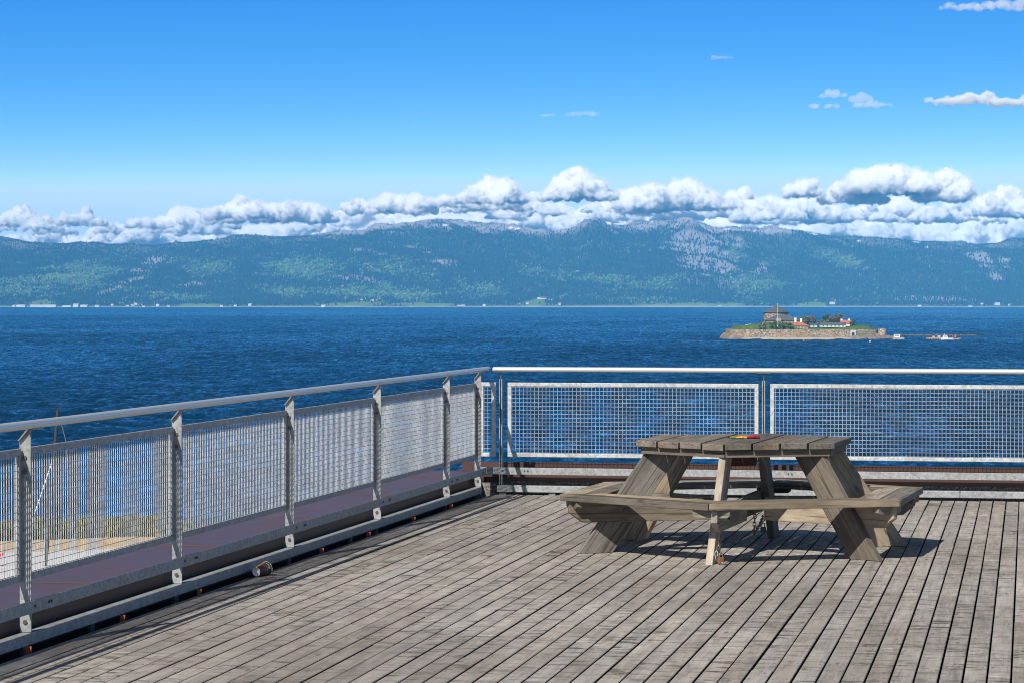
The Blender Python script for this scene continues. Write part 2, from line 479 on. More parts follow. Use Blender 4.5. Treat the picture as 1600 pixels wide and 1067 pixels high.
lp = [-4.92, -2.46, 0, 2.46, 4.92, 7.39, 9.85, 11.16]
rail_l = railing('steel_railing', 'long galvanised railing along the left deck edge, its panel frames in shade',
    L_O, L_RZ, lp, [(a+.018, b-.012) for a, b in zip(lp[:-1], lp[1:])], (-5.4, 11.475), (-5.4, 11.2), (-5.4, 11.33), False,
    [-3.3, 1.0, 6.6])
bp = [.035, 2.389, 4.76, 7.13, 9.5]
rail_b = railing('steel_railing', 'sunlit railing crossing behind the picnic table, facing the viewer with bright mesh panels',
    B_O, B_RZ, bp, [(-.165, -.018)] + [(a+.055, b-.048) for a, b in zip(bp[:-1], bp[1:])], (-.024, 9.8), (0, 9.8), (-.17, 9.8), True,
    [4.1])

# rust red packers
for i, px_py in enumerate([(29,1016),(174,966),(295,925),(487,860),(563,835),(633,811),(692,791)]):
    p = on_z(px_py[0], px_py[1], .0)
    d = p - L_O; s = d.dot(L_U)
    mb = MB(); mb.add([(t*.010, y, z) for t in (0,1) for y, z in ((.0,-.06),(.028,-.06),(.020,.0215),(-.008,.0215))],
                      [(0,1,2,3),(7,6,5,4),(0,4,5,1),(1,5,6,2),(2,6,7,3),(3,7,4,0)])
    o = mb.build('packer', M['rust_clip'], rail_l, loc=(s, -.020, 0))
for s in (0, 1.0, 2.46, 4.92, 6.6, 7.39, 9.85):
    mb = MB(); mb.box(s-.03, s+.03, .03, .05, -.20, .0215); mb.build('bracket_leg', M['bolt'], rail_l)
for s in (.05, .5, 2.389, 4.76):
    mb = MB(); mb.box(s-.03, s+.03, .02, .05, -.10, .0215); mb.build('bracket_leg', M['galv'], rail_b)

# ------------------------------------------------------------------ parapets
CORN = 11.42      # where the left parapet stops against the back one (along the left line)
def parapet(name, label, origin, rz, s0, s1, lip, seams, conc):
    root = empty(name, origin, rz); tag(root, label, 'parapet wall')
    mb = MB(); mb.box(s0, s1, .085, .56, .185, .20)
    mb.build('coping_sheet', M['purple'], root, .003)
    mb = MB(); mb.box(s0, s1, .10, .112, .115 if conc else -.02, .1845)
    mb.build('fascia', M['fascia'], root)
    mb = MB(); mb.box(s0, s1, .125, .54, -3.2, .1835)
    mb.build('core', M['concrete'] if conc else M['dark_gap'], root)
    if lip:
        mb = MB(); mb.box(s0, s1, .50, .545, .2005, .262); mb.build('raised_lip', M['fascia'], root)
    if seams:
        for s in seams:
            mb = MB(); mb.box(s-.005, s+.005, .086, .555, .2003, .2045); mb.build('seam', M['seam'], root)
    return root
parapet('parapet', 'low parapet with purple-brown sheet metal coping outside the left railing', L_O, L_RZ, -6.0, 11.55, False,
        [-2.0] + [(on_z(a, b, .2)-L_O).dot(L_U) for a, b in ((84,910),(279,852),(433,807),(560,773),(660,745))], False)
parapet('parapet', 'brown capped low parapet on speckled concrete behind the rear railing', B_O, B_RZ, -.42, 10.0, True, [], True)
mb = MB(); mb.box(-.30, -.02, .06, .122, -.3, .10)
tag(mb.build('concrete_block', M['concrete'], None, .005, loc=B_O, rot=(0,0,B_RZ)), 'speckled grey concrete block at the corner between both railings', 'block')

#%% DECK
# ------------------------------------------------------------------ deck
VPB = 1606.0
D_U = Vector(((VPB-800)/F, 1, 0)).normalized(); D_RZ = math.atan2(D_U.y, D_U.x)
D_N = Vector((-D_U.y, D_U.x, 0))          # to the left of the boards
def side_l(p):   # signed distance outside the left deck edge
    return (p - L_O).dot(Vector((-L_U.y, L_U.x, 0))) + .05
def side_b(p):
    return (p - B_O).dot(Vector((-B_U.y, B_U.x, 0))) + .015
O0 = on_z(1592, 788, 0)                   # a gap passes here
pitch = .1097; gap = .0096
mb = MB()
def clip_board(x0, x1, y0, y1):
    """board in (along, across) coordinates, cut by the two deck edges"""
    poly = [(x0,y0),(x1,y0),(x1,y1),(x0,y1)]
    for fn in (side_l, side_b):
        res = []
        for i in range(len(poly)):
            a, b = poly[i], poly[(i+1) % len(poly)]
            A = fn(O0 + D_U*a[0] + D_N*a[1]); B = fn(O0 + D_U*b[0] + D_N*b[1])
            if A <= 0: res.append(a)
            if (A < 0) != (B < 0):
                t = A/(A-B); res.append((a[0]+(b[0]-a[0])*t, a[1]+(b[1]-a[1])*t))
        poly = res
        if len(poly) < 3: return None
    return poly
for k in range(-62, 100):
    y0 = k*pitch + gap/2; y1 = (k+1)*pitch - gap/2
    x = -27 - random.random()*4.5
    while x < 4.5:
        L = random.choice([3.6, 4.2, 4.8, 5.4])
        dy = random.uniform(-.0012, .0012)
        pl = clip_board(x+.0015, x+L-.0015, y0+dy, y1+dy)
        if pl:
            # split the end points along the length so boards cup and rise a little
            dz = random.uniform(-.0022, .0022)
            n = len(pl); e = .0035
            cx = sum(p[0] for p in pl)/n; cy = sum(p[1] for p in pl)/n
            top = [(p[0] + (e if p[0] < cx else -e), p[1] + (e if p[1] < cy else -e)) for p in pl]
            vs = [(a, b, -.034+dz) for a, b in pl] + [(a, b, -.003+dz) for a, b in pl] + [(a, b, dz) for a, b in top]
            fs = [list(range(2*n, 3*n))] + [(i, (i+1) % n, n+(i+1) % n, n+i) for i in range(n)] + [(n+i, n+(i+1) % n, 2*n+(i+1) % n, 2*n+i) for i in range(n)]
            mb.add(vs, fs)
        x += L
M['deck'] = None
TC = Vector((1.622, 19.61, 0))
loc_t = Vector(((TC-O0).dot(D_U), (TC-O0).dot(D_N), 0))
M['deck'] = mat_wood('deck_boards', (.50,.445,.385), (.335,.292,.248), (.14,.12,.10), True, True, 1.0, stain=loc_t)
deck = mb.build('wooden_deck', M['deck'], loc=O0, rot=(0,0,D_RZ)); tag(deck, kind='structure')
deck.data.materials.append(mat_plain('gap_shade_board_edge', (.028,.024,.020), .95, 0, .3, 8))      # board sides coloured near-black to paint shade into the gaps
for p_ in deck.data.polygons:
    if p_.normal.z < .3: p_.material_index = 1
# joists and roof membrane below the boards
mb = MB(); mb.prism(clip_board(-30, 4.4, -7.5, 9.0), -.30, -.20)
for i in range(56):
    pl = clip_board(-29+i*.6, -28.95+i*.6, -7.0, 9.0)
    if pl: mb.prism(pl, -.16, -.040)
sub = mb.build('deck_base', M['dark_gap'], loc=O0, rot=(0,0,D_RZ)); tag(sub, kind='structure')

#%% TABLE
# ------------------------------------------------------------------ picnic table
TZ = R(15.2); RS, RT = 1.345, .80
table = empty('picnic_table', TC, TZ)
tag(table, 'weathered hexagonal wooden picnic table with attached ring bench, standing on the deck', 'picnic table')
c30 = math.cos(R(30)); t30 = math.tan(R(30))
ap = RS*c30
for k in range(6):
    an = R(60*k+30)
    for q, (b0, b1) in enumerate(((ap-.145, ap), (ap-.30, ap-.153))):
        e = .003
        mb = MB(); mb.prism([(-b0*t30+e, -b0), (-b1*t30+e, -b1), (b1*t30-e, -b1), (b0*t30-e, -b0)][::-1], 0, .045)
        # local: X along the seat, -Y outward
        o = mb.build('seat_board', M['table_grey'] if (k+q) % 2 else M['table'], table, .005, loc=(0, 0, .366+random.uniform(-.002,.002)), rot=(0, 0, an+R(90)))
    # batten under the table top, along the edge
    b1 = RT*c30-.035; b0 = b1-.045
    mb = MB(); mb.prism([(-b0*t30+.004, -b0), (-b1*t30+.004, -b1), (b1*t30-.004, -b1), (b0*t30-.004, -b0)][::-1], 0, .048)
    mb.build('batten', M['table_top'], table, .003, loc=(0, 0, .680), rot=(0, 0, an+R(90)))
for k in range(6):
    th = R(60*k)
    ra, ta = Vector((math.cos(th), math.sin(th), 0)), Vector((-math.sin(th), math.cos(th), 0))
    # leg, grain along local X (from foot to top); profile in the radial plane
    foot, top = Vector((1.085, 0)), Vector((.60, .679))
    ex = (top-foot).normalized(); ey = Vector((-ex.y, ex.x))
    hw = .122
    prof = [(foot.x-hw, 0), (foot.x+hw, 0), (top.x+hw, top.y), (top.x-hw, top.y)]
    loc2 = [((Vector(p)-foot).dot(ex), (Vector(p)-foot).dot(ey)) for p in prof]
    mb = MB(); mb.prism(loc2, -.047, .001)
    o = mb.build('leg', M['table'] if k % 2 == 0 else M['table_grey'], table, .004)
    X = ra*ex.x + Vector((0,0,1))*ex.y; Y = ra*ey.x + Vector((0,0,1))*ey.y; Z = X.cross(Y)
    m = Matrix((X, Y, Z)).transposed().to_4x4()
    # Z is -tangent; shift so the leg lies on the clockwise side
    m.translation = ra*foot.x + ta*(-.047)
    o.matrix_local = m
    # bearer under the seat, bolted to the leg
    mb = MB(); mb.prism([(.17,.216), (1.19,.216), (1.285,.285), (1.285,.364), (.17,.364)], .003, .048, 1)
    b = mb.build('seat_bearer', M['table_grey'] if k % 2 == 0 else M['table'], table, .004, loc=(0,0,0), rot=(0,0,th))
    mb = MB()
    bolt_head(mb, (.885, .048, .29), (0,1,0), .016, .012)
    mb.build('bolt', M['bolt'], b)
    # short cleat across the seat mitre
    mb = MB(); mb.prism([(-.125, .36), (-.125, .324), (-.105, .310), (.105, .310), (.125, .324), (.125, .36)], -.045, .0, 1)
    mb.build('cleat', M['table_grey'], table, .003, loc=ra*1.215+Vector((0,0,.004)), rot=(0,0,th+R(90)))
# top boards along the local 60 degree diagonal
hexa = [(RT*math.cos(R(60*k)), RT*math.sin(R(60*k))) for k in range(6)]   # already symmetric under 60 degree turns
def strip(poly, y0, y1):
    for sgn, lim in ((1, y1), (-1, -y0)):
        res = []
        for i in range(len(poly)):
            a, b = poly[i], poly[(i+1) % len(poly)]
            A, B = sgn*a[1]-lim, sgn*b[1]-lim
            if A <= 0: res.append(a)
            if (A < 0) != (B < 0):
                t = A/(A-B); res.append((a[0]+(b[0]-a[0])*t, a[1]+(b[1]-a[1])*t))
        poly = res
    return poly
H = RT*c30; nb = 8; bw = 2*H/nb
for i in range(nb):
    pl = strip(hexa, -H+i*bw+.0055, -H+(i+1)*bw-.0055)
    mb = MB(); mb.prism(pl, 0, .044)
    mb.build('top_board', M['table_top'], table, .005, loc=(0, 0, .729+random.uniform(-.003,.003)), rot=(0, 0, R(60)))

# bag under the top, kite-like scrap on the top, chains, cup
n = NT('dark_red_cloth'); o = n.obj(); f = n.noise(o, 14, 5, .6)
n.bsdf(n.ramp(f, [(.4, (.012,.002,.002)), (.75, (.075,.006,.008))]), .55, 0, n.bump(n.noise(o, 22, 4), .6, .02)); M['bag'] = n.m
mb = MB()
vs = []; nu, nv = 26, 12
for j in range(nv+1):
    v = j/nv
    for i in range(nu):
        a = 2*math.pi*i/nu
        ca, sa = math.cos(a), math.sin(a)
        sx = .098*(abs(ca)**.5)*(1 if ca >= 0 else -1); sy = .085*(abs(sa)**.5)*(1 if sa >= 0 else -1)
        bul = 1 + .07*math.sin(3*v) - .05*(v > .9) + .03*math.sin(5*a+3*v)
        vs.append((sx*bul, sy*bul, -.128*v + (.004*math.sin(4*a) if v == 1 else 0)))
fs = [(j*nu+i, j*nu+(i+1) % nu, (j+1)*nu+(i+1) % nu, (j+1)*nu+i) for j in range(nv) for i in range(nu)]
fs += [[nv*nu+i for i in range(nu)], [i for i in range(nu)][::-1]]
mb.add(vs, fs, True)
pb = at_d(1158.5, 700, 19.45)
tag(mb.build('cloth_bag', M['bag'], loc=(pb.x, pb.y, .7285), rot=(0,0,.1)), 'dark red cloth bag hanging under the picnic table top', 'bag')

# scrap: a folded, coloured fabric windsock lying flat
pc = on_z(1161, 684.5, .774)
scrap = empty('fabric_windsock', (pc.x, pc.y, .776), R(-8)); tag(scrap, 'small red, yellow and green fabric windsock lying flat on the table top', 'windsock')
def blade(x0, x1, w0, w1, h, mat, name):
    mb = MB(); N = 8; vs = []
    for i in range(N+1):
        t = i/N; x = x0+(x1-x0)*t; ww = w0+(w1-w0)*t
        for j in range(10):
            a = 2*math.pi*j/10
            vs.append((x, ww*math.cos(a)+.01*math.sin(3*t*3.1), max(0, h*(1+math.sin(a))*(.6+.4*math.sin(3.1*t)))+.001))
    fs = [(i*10+j, i*10+(j+1) % 10, (i+1)*10+(j+1) % 10, (i+1)*10+j) for i in range(N) for j in range(10)]
    fs += [list(range(10)), [N*10+j for j in range(10)][::-1]]
    mb.add(vs, fs, True); return mb.build(name, mat, scrap)
blade(-.115, -.095, .008, .02, .008, mat_plain('maroon_cloth', (.16,.01,.02), .6), 'tail')
blade(-.09, -.045, .045, .06, .007, mat_plain('green_cloth', (.14,.33,.02), .6), 'green_band')
blade(-.0448, .03, .06, .05, .007, mat_plain('yellow_cloth', (.75,.38,.02), .6), 'yellow_band')
blade(.0302, .115, .075, .05, .011, mat_plain('crimson_cloth', (.33,.012,.03), .6), 'red_band')

def chain(pts, name, label, lock_at=None):
    """links along a poly-line"""
    pts = [Vector(p) for p in pts]; mb = MB(); k = 0; carry = 0.0; step = .030
    for a, b in zip(pts[:-1], pts[1:]):
        L = (b-a).length; t = (b-a).normalized(); x = carry
        s1 = t.cross(Vector((.3, 1, .1))).normalized(); s2 = t.cross(s1)
        while x < L:
            c = a + t*x; side = s1 if k % 2 else s2
            ring = []
            for q in range(12):
                an = 2*math.pi*q/12
                ring.append(c + t*(math.cos(an)*.020) + side*(math.sin(an)*.0105))
            mb.tube(ring, .0036, 6, closed=True)
            x += step; k += 1
        carry = x - L
    o = mb.build(name, M['chain']); tag(o, label, 'chain', 'chains locking the table down'); return o
p1 = on_z(1119, 880, .01); p0 = at_d(1121, 812, p1.y-.01)
c1 = chain([at_d(1131, 805, p1.y+.22), at_d(1128, 838, p1.y+.15), at_d(1119.5, 862, p1.y+.02), p1+Vector((0,0,.03)), p1+Vector((.05,-.02,.005))], 'chain', 'steel chain down the front leg of the picnic table to the deck')
q1 = at_d(1180, 800, 19.9)
c2 = chain([q1, at_d(1178, 832, 19.95), at_d(1186, 822, 20.1), at_d(1193.5, 803, 20.3)], 'chain', 'steel chain looping below the bench near the back leg of the table')
def padlock(p, mat, label):
    r = empty('padlock', p, .5); tag(r, label, 'padlock', 'padlocks on the table chains')
    mb = MB(); mb.box(-.02, .02, -.010, .010, -.05, -.012); mb.build('body', mat, r, .004)
    mb = MB(); mb.tube([(-.013,0,-.014),(-.013,0,.006),(-.006,0,.016),(.006,0,.016),(.013,0,.006),(.013,0,-.014)], .004, 8); mb.build('shackle', M['chain'], r)
padlock(p1+Vector((.03,-.012,.056)), M['rusty'], 'rusty padlock lying on the deck at the front table leg')
padlock(at_d(1192.5, 820, 20.22), M['bolt'], 'black padlock hanging on the chain by the back table leg')

# paper cup lying on its side, its bottom towards the viewer
cp = on_z(402, 900.5, 0)
ax = Vector((.50, .84, .122)).normalized()
yv = (Vector((0,0,1)) - ax*ax.z).normalized(); xv = yv.cross(ax)
cup = empty('paper_cup', (cp.x+.021, cp.y+.052, .0375), 0)
tag(cup, 'brown and black printed paper cup lying on its side against the left kerb tube', 'cup')
rotc = Matrix((xv, yv, ax)).transposed().to_euler()
n = NT('printed_cup'); o = n.obj()
n.bsdf(n.ramp(n.noise(o, 30, 3), [(.4, (.022,.016,.013)), (.7, (.05,.034,.026))]), .42); M['cup'] = n.m
cream = mat_plain('cream_print', (.62,.58,.52), .5, 0, .05); white = mat_plain('white_paper', (.84,.82,.79), .5, 0, .04)
kraft = mat_plain('kraft_orange', (.60,.30,.10), .6, 0, .25, 60)
def cup_r(z): return .0295 + (.0435-.0295)*((z+.055)/.11)
mb = MB(); mb.lathe([(cup_r(-.054), -.054), (cup_r(.055), .055)], 40); mb.build('sleeve', M['cup'], cup, rot=rotc)
mb = MB(); mb.lathe([(cup_r(-.054)-.0004,-.0538), (cup_r(-.055), -.0562), (.0275,-.0565), (.0268,-.054), (.0262,-.047), (0,-.0465)], 40)
mb.build('cup_base', white, cup, rot=rotc)
mb = MB(); mb.lathe([(.0425,.054),(.041,.04),(.031,-.04),(.0,-.0405)], 40); mb.build('lining', white, cup, rot=rotc)
mb = MB(); mb.tube([(.0437*math.cos(2*math.pi*i/40), .0437*math.sin(2*math.pi*i/40), .0555) for i in range(40)], .0021, 8, closed=True)
mb.build('rolled_rim', cream, cup, rot=rotc)
def wrap(a, z, off=.0005):
    r = cup_r(z) + off
    return (r*math.cos(a), r*math.sin(a), z)
mb = MB()
for i in range(10):
    z0, z1 = -.053+i*.0104, -.053+(i+1)*.0104
    for j in range(6):
        a0 = 1.0+j*.12; a1 = a0+.12
        mb.add([wrap(a0,z0), wrap(a1,z0), wrap(a1,z1), wrap(a0,z1)], [(0,1,2,3)], True)
mb.build('kraft_stripe', kraft, cup, rot=rotc)
GLY = {'I': [((.5,1),(.5,0))], 'K': [((0,0),(0,1)),((0,.45),(.9,1)),((.3,.6),(.95,0))]}
mb = MB()
def stroke(p, q, ac, zc, w_, h_, th=.0034):
    n_ = 4
    for i in range(n_):
        A = [p[c]+(q[c]-p[c])*i/n_ for c in (0,1)]; B = [p[c]+(q[c]-p[c])*(i+1)/n_ for c in (0,1)]
        a0, z0, a1, z1 = ac+A[0]*w_, zc+A[1]*h_, ac+B[0]*w_, zc+B[1]*h_
        dx, dz = (a1-a0)*.04, z1-z0; L = math.hypot(dx, dz) or 1
        nx, nz = -dz/L*th/2/.04, dx/L*th/2
        mb.add([wrap(a0+nx, z0+nz, .0009), wrap(a0-nx, z0-nz, .0009), wrap(a1-nx, z1-nz, .0009), wrap(a1+nx, z1+nz, .0009)], [(0,1,2,3)])
for i, ch in enumerate('IKK'):
    for p, q in GLY[ch]: stroke(p, q, 1.92+i*.42, .022, .32, .022)
for z in (.012, -.004):                     # ruled ornament bands round the sleeve
    for i in range(28):
        a0 = 1.8+i*.065; zz = z + .002*(i % 2)
        mb.add([wrap(a0,zz,.0008), wrap(a0+.04,zz,.0008), wrap(a0+.04,zz+.0022,.0008), wrap(a0,zz+.0022,.0008)], [(0,1,2,3)])
mb.build('lettering', cream, cup, rot=rotc)

#%% WATER

# ------------------------------------------------------------------ open water
n = NT('sea_water')
pos = n.n('ShaderNodeNewGeometry').outputs['Position']
w2 = n.noise(n.map(pos, (1.1, .55, 1)), 1.0, 4, .6, .3)
gust = n.noise(n.map(pos, (.0016, .00055, 1)), 1.0, 5, .6)
gustr = n.ramp(gust, [(.36, 0.0), (.64, 1.0)])
h = n.math('MULTIPLY', w2, n.math('MULTIPLY_ADD', gustr, .25, .25))
nd = n.n('ShaderNodeBump'); nd.inputs['Strength'].default_value = 1.0; nd.inputs['Distance'].default_value = 1.0; n.set(nd.inputs['Height'], h)
df = n.n('ShaderNodeBsdfDiffuse'); df.inputs[0].default_value = (.0,.022,.068,1); n.set(df.inputs['Normal'], nd.outputs[0])
gl = n.n('ShaderNodeBsdfGlossy'); gl.inputs[0].default_value = (.5,.88,1,1); gl.inputs['Roughness'].default_value = .12; n.set(gl.inputs['Normal'], nd.outputs[0])
fr_ = n.n('ShaderNodeFresnel'); fr_.inputs[0].default_value = 1.33; n.set(fr_.inputs['Normal'], nd.outputs[0])
r1 = n.ramp(n.noise(n.map(pos, (.85, .10, 1)), 1.0, 3, .6, .3), [(.34, 0.0), (.66, 1.0)])
r2 = n.ramp(n.noise(n.map(pos, (.30, .026, 1)), 1.0, 3, .6, .3), [(.36, 0.0), (.64, 1.0)])
r3 = n.ramp(n.noise(n.map(pos, (.09, .0065, 1)), 1.0, 3, .6, .3), [(.36, 0.0), (.64, 1.0)])
rip = n.math('MULTIPLY_ADD', r1, .46, n.math('MULTIPLY_ADD', r2, .36, n.math('MULTIPLY', r3, .18)))
rip = n.math('POWER', rip, 1.6)
mxw = n.n('ShaderNodeMixShader'); n.set(mxw.inputs[0], n.math('MULTIPLY', fr_.outputs[0], n.math('MULTIPLY', n.math('MULTIPLY_ADD', rip, 1.42, .06), n.math('MULTIPLY_ADD', gustr, .6, .62)), None, True))   # a choppy sea mirrors far less than a calm one
n.t.links.new(df.outputs[0], mxw.inputs[1]); n.t.links.new(gl.outputs[0], mxw.inputs[2]); n.t.links.new(mxw.outputs[0], n.out.inputs[0])
M['sea'] = n.m
rows = np.concatenate([np.arange(300, 1200, 1.3), np.arange(1200, 2600, 2.6), np.arange(2600, 5200, 6.0), np.arange(5200, 11800, 14.0)])
cols = np.concatenate([np.linspace(-.62, -.24, 30)[:-1], np.linspace(-.24, .24, 840), np.linspace(.24, .62, 30)[1:]])
CX, RY = np.meshgrid(cols, rows); WX = CX*(RY+60)
ca_, sa_ = math.cos(.28), math.sin(.28)
UX, UY = WX*ca_ + RY*sa_, -WX*sa_ + RY*ca_
fade = smooth(300, 340, RY)
gus = .6 + .9*smooth(-.25, .35, fbm(P2(WX/1.0, RY/2.6, 190.0, 3.0), 4))
WZ = (.85*noise3(np.stack([UX/22, UY/13, np.full_like(UX, .5)], -1)) + .75*noise3(np.stack([UX/9.0, UY/6.5, np.full_like(UX, 7.5)], -1)) + .30*noise3(np.stack([UX/2.6, UY/2.4, np.full_like(UX, 3.1)], -1)))*gus*fade
WV = np.stack([WX, RY, WZ+SEA], -1).reshape(-1, 3)
nyw, nxw = CX.shape
WF = grid_faces(nxw, nyw)
b_ = len(WV)      # calm coarse margin: near strip and the two sides
l0, r0, l1, r1 = 0, nxw-1, (nyw-1)*nxw, nyw*nxw-1
ex = np.array([(-4900,-140,SEA),(4900,-140,SEA),(-4900,300,SEA),(4900,300,SEA),(-4900,11790,SEA),(4900,11790,SEA)])
XF = np.array([(b_, b_+1, r0, l0), (b_, l0, l0, b_+2), (b_+1, b_+3, r0, r0)])
WV = np.concatenate([WV, ex])
wat = np_mesh('water', WV, WF, M['sea'], True)
bmw = bmesh.new(); bmw.from_mesh(wat.data); bmw.verts.ensure_lookup_table()
V_ = bmw.verts
for f in ([b_, b_+1, r0] + list(range(r0-1, l0, -60)) + [l0],):
    bmw.faces.new([V_[i] for i in f])
left = [l0+nxw*k for k in range(0, nyw, 40)] + [l1]; right = [r0+nxw*k for k in range(0, nyw, 40)] + [r1]
bmw.faces.new([V_[i] for i in [b_, l0] + left[1:] + [b_+4]]); bmw.faces.new([V_[i] for i in [b_+5] + right[::-1] + [b_+1]])
bmw.to_mesh(wat.data); bmw.free()
tag(wat, kind='structure')

#%% MOUNTAINS
# ------------------------------------------------------------------ far shore and mountains
SH = 10560.0; RD = 13600.0
SKY = [(-1600,372),(-1200,366),(-900,376),(-500,368),(-250,374),(-100,377),(0,379.6),(39,380.6),(92,384.6),(126,384),(152,379.6),(171,384),(234,385.9),(262,384),(315,379.3),(354,374.9),(373,369.1),
 (400,370.1),(426,371.7),(479,371.4),(531,366.5),(578,363),(586,357),(594,352.5),(620,352.5),(628,353),(662,350),(702,345),(728,346),(800,354.4),(858,363),(896,357.8),
 (902,351),(915,344.7),(931,345.5),(952,348.6),(978,350),(999,347),(1039,344.7),(1076,348.6),(1114,358.3),(1141,355.7),(1200,359),(1218,358.6),(1242,360.4),(1279,367),(1300,372.2),
 (1331,373.5),(1405,374.9),(1436,378.8),(1478,381.4),(1520,384),(1560,382),(1578,374.3),(1600,374.3),(1700,376),(1850,369),(2100,380),(2400,366),(2900,378),(3300,370)]
sx = np.array([p[0] for p in SKY], float); sy = np.array([p[1] for p in SKY], float)
def skyline_z(px): return EYE + (HORIZON - np.interp(px, sx, sy))/F*RD
def shore_y(x): return SH + 60*np.sin(x/420.0) + 35*np.sin(x/170.0+1.3)
def terrain_h(x, y):
    """height above the water"""
    px = 800 + x/RD*F
    ridge = skyline_z(px) - SEA
    y0 = shore_y(x)
    v = (y - y0)/(RD - y0)
    wob = fbm(P2(x, y, 900.0, 1.0), 5)*.16*np.clip(v*3, 0, 1)*np.clip((1.02-v)*3, 0, 1)
    vv = np.clip(v + wob, -.2, 1.6)
    prof = .035*smooth(0, .02, vv) + .16*smooth(0.02, .30, vv)**1.0 + .44*smooth(.12, .66, vv) + .365*smooth(.5, 1.0, vv)
    gul = fbm(P2(x + .35*y, y*.35, 420.0, 5.0), 4, billow=True)
    hh = ridge*prof*(1 - .62*(gul-.22)*smooth(.03,.25,v)*smooth(1.0,.80,v))
    beyond = smooth(1.0, 1.5, v)
    hh = hh*(1-.55*beyond) + fbm(P2(x, y, 240.0, 9.0), 4)*10*smooth(.1,.4,v)*smooth(1.0,.9,v) + fbm(P2(x, y, 40.0, 2.0), 3)*3.0*smooth(.02,.1,v)*smooth(1.02,.95,v)
    return np.where(v < 0, v*60, hh)
nx, ny = 700, 330
gx = np.linspace(-4300, 4300, nx)
gv = np.concatenate([np.linspace(-.02, .08, 24), np.linspace(.083, 1.06, 262), np.linspace(1.07, 1.5, 44)])
X, V = np.meshgrid(gx, gv)
Y = shore_y(X) + V*(RD-shore_y(X))
Z = terrain_h(X, Y)
# --- what grows where (world positions of the clearings, fields, rock and snow)
def px_of(x, y, z):
    return 800 + x/y*F, HORIZON - (z + SEA - EYE)/y*F
def blobs(x, y, z, spec, soft=.5):
    px, py = px_of(x, y, z); o = np.zeros_like(px)
    jit = fbm(P2(x, y, 90.0, 31.0), 4)
    for cx, cy, rx, ry, tilt in spec:
        dx, dy = px-cx, py-cy - tilt*(px-cx)
        d = np.sqrt((dx/rx)**2 + (dy/ry)**2) + jit*1.1
        o = np.maximum(o, 1-smooth(1-soft*.6, 1+soft*.4, d))
    return o
FIELDS = [(90,433,30,6,0),(70,474,26,5,0),(315,477,36,3,-.02),(560,475,50,4,-.04),(660,476,50,3.5,0),(840,473,30,6,-.05),(885,461,14,2.5,-.25),(1075,476,85,3.5,0),(255,470,22,3,-.3),(1270,476,30,4,0),(1340,413,10,6,0)]
PALE = [(175,454,26,5,-.35),(205,440,26,5,-.28),(235,413,32,10,-.25),(295,446,34,4,-.12),(240,458,12,3,0),(575,394,30,3,.12),(660,391,40,4,.18),(560,436,40,5,.1),(690,410,20,5,.1),
        (1090,400,45,36,.35),(1130,415,25,28,.2),(1190,420,14,10,0),(1535,405,26,14,.45),(1555,432,14,8,.2),(1568,410,10,10,.3),(1110,375,60,12,.15),(1440,468,60,6,0),(1480,470,60,6,0)]
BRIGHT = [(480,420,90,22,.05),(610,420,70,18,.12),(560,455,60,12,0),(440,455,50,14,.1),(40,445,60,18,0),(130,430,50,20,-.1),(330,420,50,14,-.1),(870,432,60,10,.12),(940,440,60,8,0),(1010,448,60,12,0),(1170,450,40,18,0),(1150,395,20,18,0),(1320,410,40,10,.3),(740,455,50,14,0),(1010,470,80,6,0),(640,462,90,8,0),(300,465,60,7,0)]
SNOW = [(697,352,5,1.6,0),(728,346.5,4,1.2,0),(798,356.5,4,1.4,0),(808,358,4,1.3,0),(951,349.5,4,1.8,.2),(968,350.5,12,1.5,0),(1019,347.6,3,1.5,0),(1135,359,3,1.3,0),(1180,362,4,1.2,.2),(1272,366.5,4,1.3,0),(1341,377,4,1.3,.3),(1430,379,6,1.2,.1),(1449,386.5,2,1.2,0),(1456,386.5,2,1.1,0)]
f_field = blobs(X, Y, Z, FIELDS); f_pale = blobs(X, Y, Z, PALE, 1.0); f_snow = blobs(X, Y, Z, SNOW, .3)
rel = Z/np.maximum(skyline_z(800+X/RD*F)-SEA, 1)
rock = smooth(.80, .97, rel + fbm(P2(X, Y, 160.0, 12.0), 4)*.22)*np.where(Z > 330, 1.0, .35)
rock = np.maximum(rock, f_pale*.85)
nz = fbm(P2(X, Y, 35.0, 6.0), 4)[..., None]
c = np.array([.045,.062,.030])*(1+.5*nz)
rockc = np.array([.31,.285,.305])*(1+.7*nz)
c = c*(1-rock[..., None]) + rockc*rock[..., None]
c = c*(1-f_field[..., None]) + np.array([.13,.21,.05])*(1+.3*nz)*f_field[..., None]
vb = smooth(.012, .0, V)[..., None]                     # pale pebble beach at the waterline
c = c*(1-vb) + np.array([.42,.40,.37])*(1+.3*nz)*vb
c = c*(1-f_snow[..., None]) + .85*f_snow[..., None]
def mat_vcol(name, rough=.9, var=.0):
    n = NT(name); a = n.n('ShaderNodeAttribute'); a.attribute_name = 'Col'
    n.bsdf(a.outputs['Color'], rough, 0, spec=.1); return n.m
M['vcol'] = mat_vcol('mountain_ground'); M['leafcol'] = mat_vcol('forest_foliage')
ter = np_mesh('mountains', np.stack([X, Y, Z+SEA], -1).reshape(-1, 3), grid_faces(nx, ny), M['vcol'], True, np.clip(c, 0, 1).reshape(-1, 3))
tag(ter, kind='structure')

